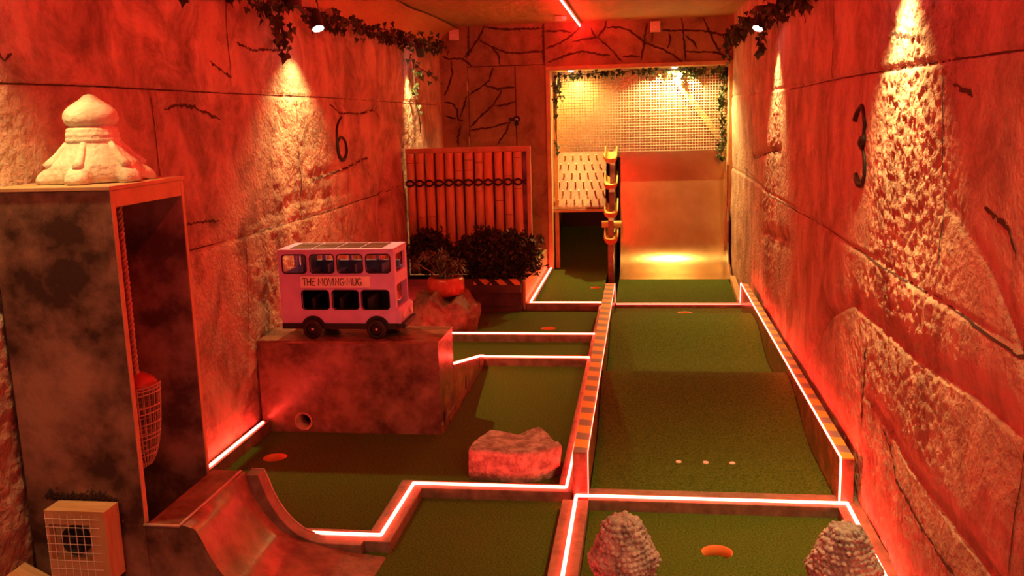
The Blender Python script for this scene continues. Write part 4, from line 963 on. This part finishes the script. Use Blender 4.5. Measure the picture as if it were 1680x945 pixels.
# ================================================================== IVY, FITTINGS
def ivy(pts, n, spread, size, seed, label, droop=.0, wallx=None, avoid=None):
    rnd = random.Random(seed); mb = MB(); st = MB()
    P = [Vector(p) for p in pts]; L = [(b - a).length for a, b in zip(P[:-1], P[1:])]; tot = sum(L)
    def at(s):
        s *= tot
        for (a, b), l in zip(zip(P[:-1], P[1:]), L):
            if s <= l: return a.lerp(b, s / l)
            s -= l
        return P[-1].copy()
    stp = []
    for k in range(int(tot / .06) + 2):
        q = at(min(1, k * .06 / tot)); q += Vector((rnd.uniform(-1, 1), rnd.uniform(-1, 1), rnd.uniform(-1, 1))) * spread * .25
        stp.append(q)
    st.tube(stp, .004, 5)
    for k in range(n):
        q = at(rnd.random()); c = q + Vector((rnd.gauss(0, .6), rnd.gauss(0, .6), rnd.gauss(0, .7) - droop)) * spread
        if wallx is not None:
            if wallx[1] > 0: c.x = min(c.x, wallx[0] - .012)
            else: c.x = max(c.x, wallx[0] + .012)
        if avoid is not None and (c - Vector(avoid)).length < .17: continue
        if k % 4 == 0: st.tube([q, c], .0016, 3)
        s = size * rnd.uniform(.7, 1.25); u = Vector((rnd.uniform(-1, 1), rnd.uniform(-1, 1), rnd.uniform(-.6, .6))).normalized(); dn = Vector((rnd.uniform(-.5, .5), rnd.uniform(-.5, .5), -1)).normalized()
        u = (u - dn * u.dot(dn)).normalized(); f = u.cross(dn) * s * .15
        # five pointed ivy leaf folded on its midrib
        pp = [c, c + u * s * .28 - dn * s * .12, c + u * s * .52 + dn * s * .18 + f, c + u * s * .24 + dn * s * .42, c + dn * s * .95, c - u * s * .24 + dn * s * .42, c - u * s * .52 + dn * s * .18 + f, c - u * s * .28 - dn * s * .12]
        mb.add(pp, [(0, 1, 2, 3), (0, 3, 4), (0, 4, 5), (0, 5, 6, 7)])
    t = thing('ivy_garland', tuple(P[0]), label, 'ivy')
    mb.build('leaves', M_LEAF, t); st.build('vine_stem', M_STEM, t)
    return t
wxl, wxr = XL, XR
ivy([(XL + .035, 3.3, 2.14), (XL + .04, 4.3, 2.10), (XL + .03, 5.6, 2.11), (XL + .04, 7.0, 2.12), (XL + .05, 8.65, 2.15)], 460, .05, .043, 1, 'dark ivy garland strung along the top of the rock wall above the bus and bamboo', .3, (wxl, -1), (-1.72, 4.93, 1.99))
ivy([(XL + .05, 4.45, 2.06), (XL + .08, 4.62, 1.96), (XL + .05, 4.62, 1.84)], 26, .05, .055, 2, 'loose ivy sprays dangling under the lamp above the number 6', .3, (wxl, -1))
ivy([(XL + .03, 7.45, 1.98), (XL + .06, 7.6, 1.90), (XL + .12, 7.75, 1.84), (XL + .16, 7.85, 1.80)], 16, .035, .05, 3, 'brightly lit ivy sprig under the lamp above the bamboo screen', .1, (wxl, -1))
ivy([(XL + .03, 7.52, 1.95), (XL + .03, 7.58, 1.6), (XL + .03, 7.66, 1.38)], 16, .03, .04, 13, 'ivy strand hanging down the floodlit wall beside the bamboo screen', .1, (wxl, -1))
ivy([(XR - .035, 4.5, 2.02), (XR - .04, 5.3, 2.03), (XR - .04, 6.2, 2.07), (XR - .04, 7.4, 2.12), (XR - .05, 8.65, 2.08), (XR - .05, 8.66, 1.96)], 380, .05, .045, 4, 'dark ivy garland along the top of the rock wall over the striped rail', .1, (wxr, 1))
ivy([(XR - .04, 6.25, 1.95), (XR - .04, 6.22, 1.88)], 12, .04, .05, 6, 'ivy sprig lit by the lamp on the wall marked 3', .1, (wxr, 1))
ivy([(-.80, YB + .10, 1.62), (-.78, YB + .10, 1.84), (-.3, YB + .10, 1.87), (.3, YB + .10, 1.87), (.74, YB + .10, 1.86)], 210, .035, .042, 7, 'green ivy trained under the top of the lit opening', .25)
ivy([(.735, YB + .10, 1.86), (.715, YB + .10, 1.5), (.735, YB + .10, 1.28), (.715, YB + .10, 1.05)], 110, .032, .042, 8, 'green ivy climbing the side of the mesh beside the diagonal brace', .1)
ivy([(-.815, YB + .08, 1.84), (-.815, YB + .08, 1.5), (-.80, YB + .08, 1.12)], 30, .02, .035, 9, 'thin ivy strand hanging down the mesh post above the peg board', .1)

def spot_fitting(lens, d, body, mount, label, energy, cone, aim, blend=1., color=(1., .66, .22), size=.02, lens_r=.030):
    """black cylinder spotlight: housing from body to lens, yoke to mount"""
    lens = Vector(lens); d = Vector(d).normalized(); t = thing('spotlight_fitting', tuple(mount), label, 'lamp', 'black wall spotlights')
    mb = MB(); mb.tube([lens - d * .11, lens - d * .10, lens], [.024, .034, .034], 20); h = mb.build('lamp_housing', M_BLACK, t, smooth=False)
    mb = MB(); mb.tube([lens + d * .0005, lens + d * .003], lens_r, 20); mb.build('lens', M_LENS, h)
    mb = MB(); mb.beam(lens - d * .07, mount, .014, .014); mb.tube([Vector(mount) - Vector((0, 0, .012)), Vector(mount) + Vector((0, 0, .02))], .05, 20); mb.build('bracket', M_BLACK, t)
    ld = bpy.data.lights.new('spot_lamp', 'SPOT'); ld.energy = energy; ld.color = color; ld.spot_size = math.radians(cone); ld.spot_blend = blend; ld.shadow_soft_size = size
    lo = bpy.data.objects.new('spot_lamp', ld); COL.objects.link(lo); lo.location = lens + d * .012
    lo.rotation_euler = (Vector(aim) - lo.location).to_track_quat('-Z', 'Y').to_euler()
    return t
spot_fitting((-1.720, 4.95, 1.985), (.30, -.30, -.85), (0, 0, 0), (-1.80, 4.80, 2.10), 'lit black spotlight high on the wall near the number 6', SP['L1'], 112, (-1.60, 4.86, 0))
spot_fitting((-1.745, 7.42, 1.995), (-.1, .75, -.65), (0, 0, 0), (-1.80, 7.20, 2.08), 'black spotlight above the end of the bamboo screen', SP['L2'], 70, (-1.84, 7.66, 1.2))
spot_fitting((-1.72, 2.32, 2.02), (.1, .1, -1), (0, 0, 0), (-1.79, 2.2, 2.14), 'black spotlight above the stone dome', SP['L0'], 75, (-1.74, 2.48, 1.2))
spot_fitting((.690, 5.95, 1.975), (-.35, -.35, -.85), (0, 0, 0), (.72, 6.0, 2.09), 'lit black spotlight near the far corner of the wall marked 3', SP['R1'], 85, (.72, 5.85, .6))
spot_fitting((.66, 3.05, 1.985), (.2, 0, -1), (0, 0, 0), (.70, 3.0, 2.10), 'black spotlight above the brightest patch of the wall marked 3', SP['R2'], 88, (.72, 3.04, .5))
spot_fitting((.62, 1.2, 2.0), (0, .1, -1), (0, 0, 0), (.70, 1.15, 2.12), 'added black spotlight out of view that lights the front turf and stone heads', SP['R0'], 92, (.15, 2.7, 0))  # unseen lamp added to brighten the front turf and heads
spot_fitting((-1.65, .6, 2.0), (0, .1, -1), (0, 0, 0), (-1.79, .5, 2.12), 'added black spotlight out of view that lights the cabinet front', SP['R0b'], 72, (-1.5, 2.2, .6))  # extra lamp outside the view, added to light cabinet and ramp
# recessed downlights in the lintel
for (x, e, l) in ((.289, SP['D1'], 'bright recessed downlight in the lintel above the steel ramp'), (-.655, SP['D2'], 'recessed downlight in the lintel above the peg board')):
    t = thing('downlight', (x, YB + .04, 1.89), l, 'lamp', 'recessed downlights')
    mb = MB(); mb.lathe([(.040, 1.888), (.040, 1.895), (.028, 1.895), (.028, 1.889)], (x, YB + .03, 0), 24, cap=False); mb.build('trim_ring', M_WHITE, t, smooth=True)
    mb = MB(); mb.lathe([(.001, 1.876), (.016, 1.879), (.027, 1.889), (.027, 1.893)], (x, YB + .03, 0), 24); mb.build('lens', M_LENS, t, smooth=True)
    ld = bpy.data.lights.new('down_lamp', 'SPOT'); ld.energy = e; ld.color = (1., .66, .20); ld.spot_size = math.radians(165); ld.spot_blend = .6; ld.shadow_soft_size = .009
    lo = bpy.data.objects.new('down_lamp', ld); COL.objects.link(lo); lo.location = (x, YB + (.035 if x > 0 else .235), 1.866); lo.rotation_euler = (Vector((x, YB + (.12 if x > 0 else .30), .5)) - lo.location).to_track_quat('-Z', 'Y').to_euler()

# ceiling light line, detector, sensor boxes, padlock, numerals
t = thing('ceiling_light_line', (-.565, 4, ZC), 'red light line recessed along the ceiling to the paved back wall', 'light strip')
mb = MB(); mb.box(-.580, -.550, .6, YB - .01, ZC - .026, ZC - .010); mb.build('channel', M_CEIL, t)
mb = MB(); mb.tube([(-.565, .6, ZC - .036), (-.565, YB - .008, ZC - .036)], .0085, 10); mb.build('led_strip', M_LEDCEIL, t, smooth=True)
mb = MB(); mb.lathe([(.055, ZC - .012), (.055, ZC - .035), (.045, ZC - .048), (.001, ZC - .050)], (-.69, 8.1, 0), 28, cap=False)
tag(mb.build('smoke_detector', M_WHITE, smooth=False), 'round white smoke detector on the ceiling by the red light line', 'detector')
for x, l in ((-1.732, 'small white square sensor box on the paved wall near the bamboo screen corner'), (.115, 'small white square sensor box on the paved wall above the lit opening')):
    t = thing('sensor_box', (x, YB - .02, 2.25), l, 'sensor box', 'white sensor boxes')
    mb = MB(); mb.box(x - .045, x + .045, YB - .03, YB - .003, 2.20, 2.295); mb.build('case', M_WHITE, t, bevel=.004)
    mb = MB(); mb.box(x - .020, x + .012, YB - .032, YB - .030, 2.238, 2.252); mb.build('window', M_PINKL, t)
t = thing('padlock_hasp', (-1.15, YB - .03, 1.46), 'black hasp and padlock on the ochre cupboard door', 'padlock')
mb = MB(); mb.box(-1.235, -1.130, YB - .028, YB - .013, 1.445, 1.478); mb.prism([(-1.165 + .03 * math.cos(2 * PI * k / 12), 1.468 + .028 * math.sin(2 * PI * k / 12)) for k in range(12)], lambda u, v, w: (u, w, v), YB - .034, YB - .014); mb.build('hasp_plate', M_BLACK, t, bevel=.002)
mb = MB(); mb.tube([(-1.163 + .012 * math.cos(a), YB - .045, 1.452 + .016 * math.sin(a)) for a in NL(0, PI, 9)], .0035, 6); mb.build('shackle', M_WIRE, t, smooth=True)
mb = MB(); mb.box(-1.182, -1.145, YB - .056, YB - .036, 1.405, 1.450); mb.build('lock_body', M_BLKGL, t, bevel=.004)
def numeral(name, polys, surf, ws, label, sgn):
    mb = MB()
    for P in polys:
        # smooth the stroke
        Q = [P[0]]
        for i in range(1, len(P) - 1):
            a, b, c = P[i - 1], P[i], P[i + 1]; Q += [tuple(.5 * a[k] * .5 + b[k] * .75 - 0 for k in (0, 1))] if False else [b]
        Q.append(P[-1])
        S = []
        for i in range(len(Q) - 1):
            p0 = Q[max(i - 1, 0)]; p1 = Q[i]; p2 = Q[i + 1]; p3 = Q[min(i + 2, len(Q) - 1)]
            for k in range(5):
                s = k / 5; S.append(tuple(.5 * ((2 * p1[j]) + (-p0[j] + p2[j]) * s + (2 * p0[j] - 5 * p1[j] + 4 * p2[j] - p3[j]) * s * s + (-p0[j] + 3 * p1[j] - 3 * p2[j] + p3[j]) * s ** 3) for j in (0, 1)))
        S.append(Q[-1]); n = len(S)
        mb.tube([surf(u, v, .004) for u, v in S], [ws(i / (n - 1)) for i in range(n)], 8)
    return tag(mb.build(name, M_BLACK, smooth=True), label, 'number')
numeral('wall_numeral', [THREE[0]], surfR, lambda s: .0075 + .012 * (abs(s - .5) < .035) + .008 * math.exp(-((s - .93) / .06) ** 2) + .005 * math.exp(-(s / .1) ** 2), 'tall black numeral 3 on the rock wall', 1)
numeral('wall_numeral', SIX, surfL, lambda s: .007 + .006 * math.exp(-((s - .45) / .25) ** 2), 'black numeral 6 on the rock wall above the bus', -1)

# ================================================================== CAMERA, WORLD
cam = bpy.data.cameras.new('camera'); co = bpy.data.objects.new('camera', cam); COL.objects.link(co)
f_, y_, p_, r_ = 1521.83107, .142667654, .184031354, .0280874745
cy_, sy_, cp_, sp_ = math.cos(y_), math.sin(y_), math.cos(p_), math.sin(p_)
fwd = Vector((-sy_ * cp_, cy_ * cp_, -sp_)); right = Vector((cy_, sy_, 0)); down = fwd.cross(right)
rr = right * math.cos(r_) + down * math.sin(r_); dd = -right * math.sin(r_) + down * math.cos(r_)
M = Matrix((( rr.x, -dd.x, -fwd.x, 0), (rr.y, -dd.y, -fwd.y, 0), (rr.z, -dd.z, -fwd.z, 1.5), (0, 0, 0, 1)))
co.matrix_world = M
cam.sensor_width = 36; cam.lens = f_ / 1680 * 36; cam.clip_start = .05
SC.camera = co
w = bpy.data.worlds.new('world'); SC.world = w; w.use_nodes = True
bg = w.node_tree.nodes['Background']; bg.inputs['Color'].default_value = (1., .66, .56, 1); bg.inputs['Strength'].default_value = WORLD
SC.view_settings.view_transform = 'Standard'; SC.view_settings.look = 'None'; SC.view_settings.gamma = 1; SC.view_settings.exposure = EXPO
SC.view_settings.use_curve_mapping = False
SC.cycles.use_denoising = True
SC.cycles.max_bounces = 8; SC.cycles.diffuse_bounces = 4; SC.cycles.glossy_bounces = 3
SC.cycles.sample_clamp_indirect = 6
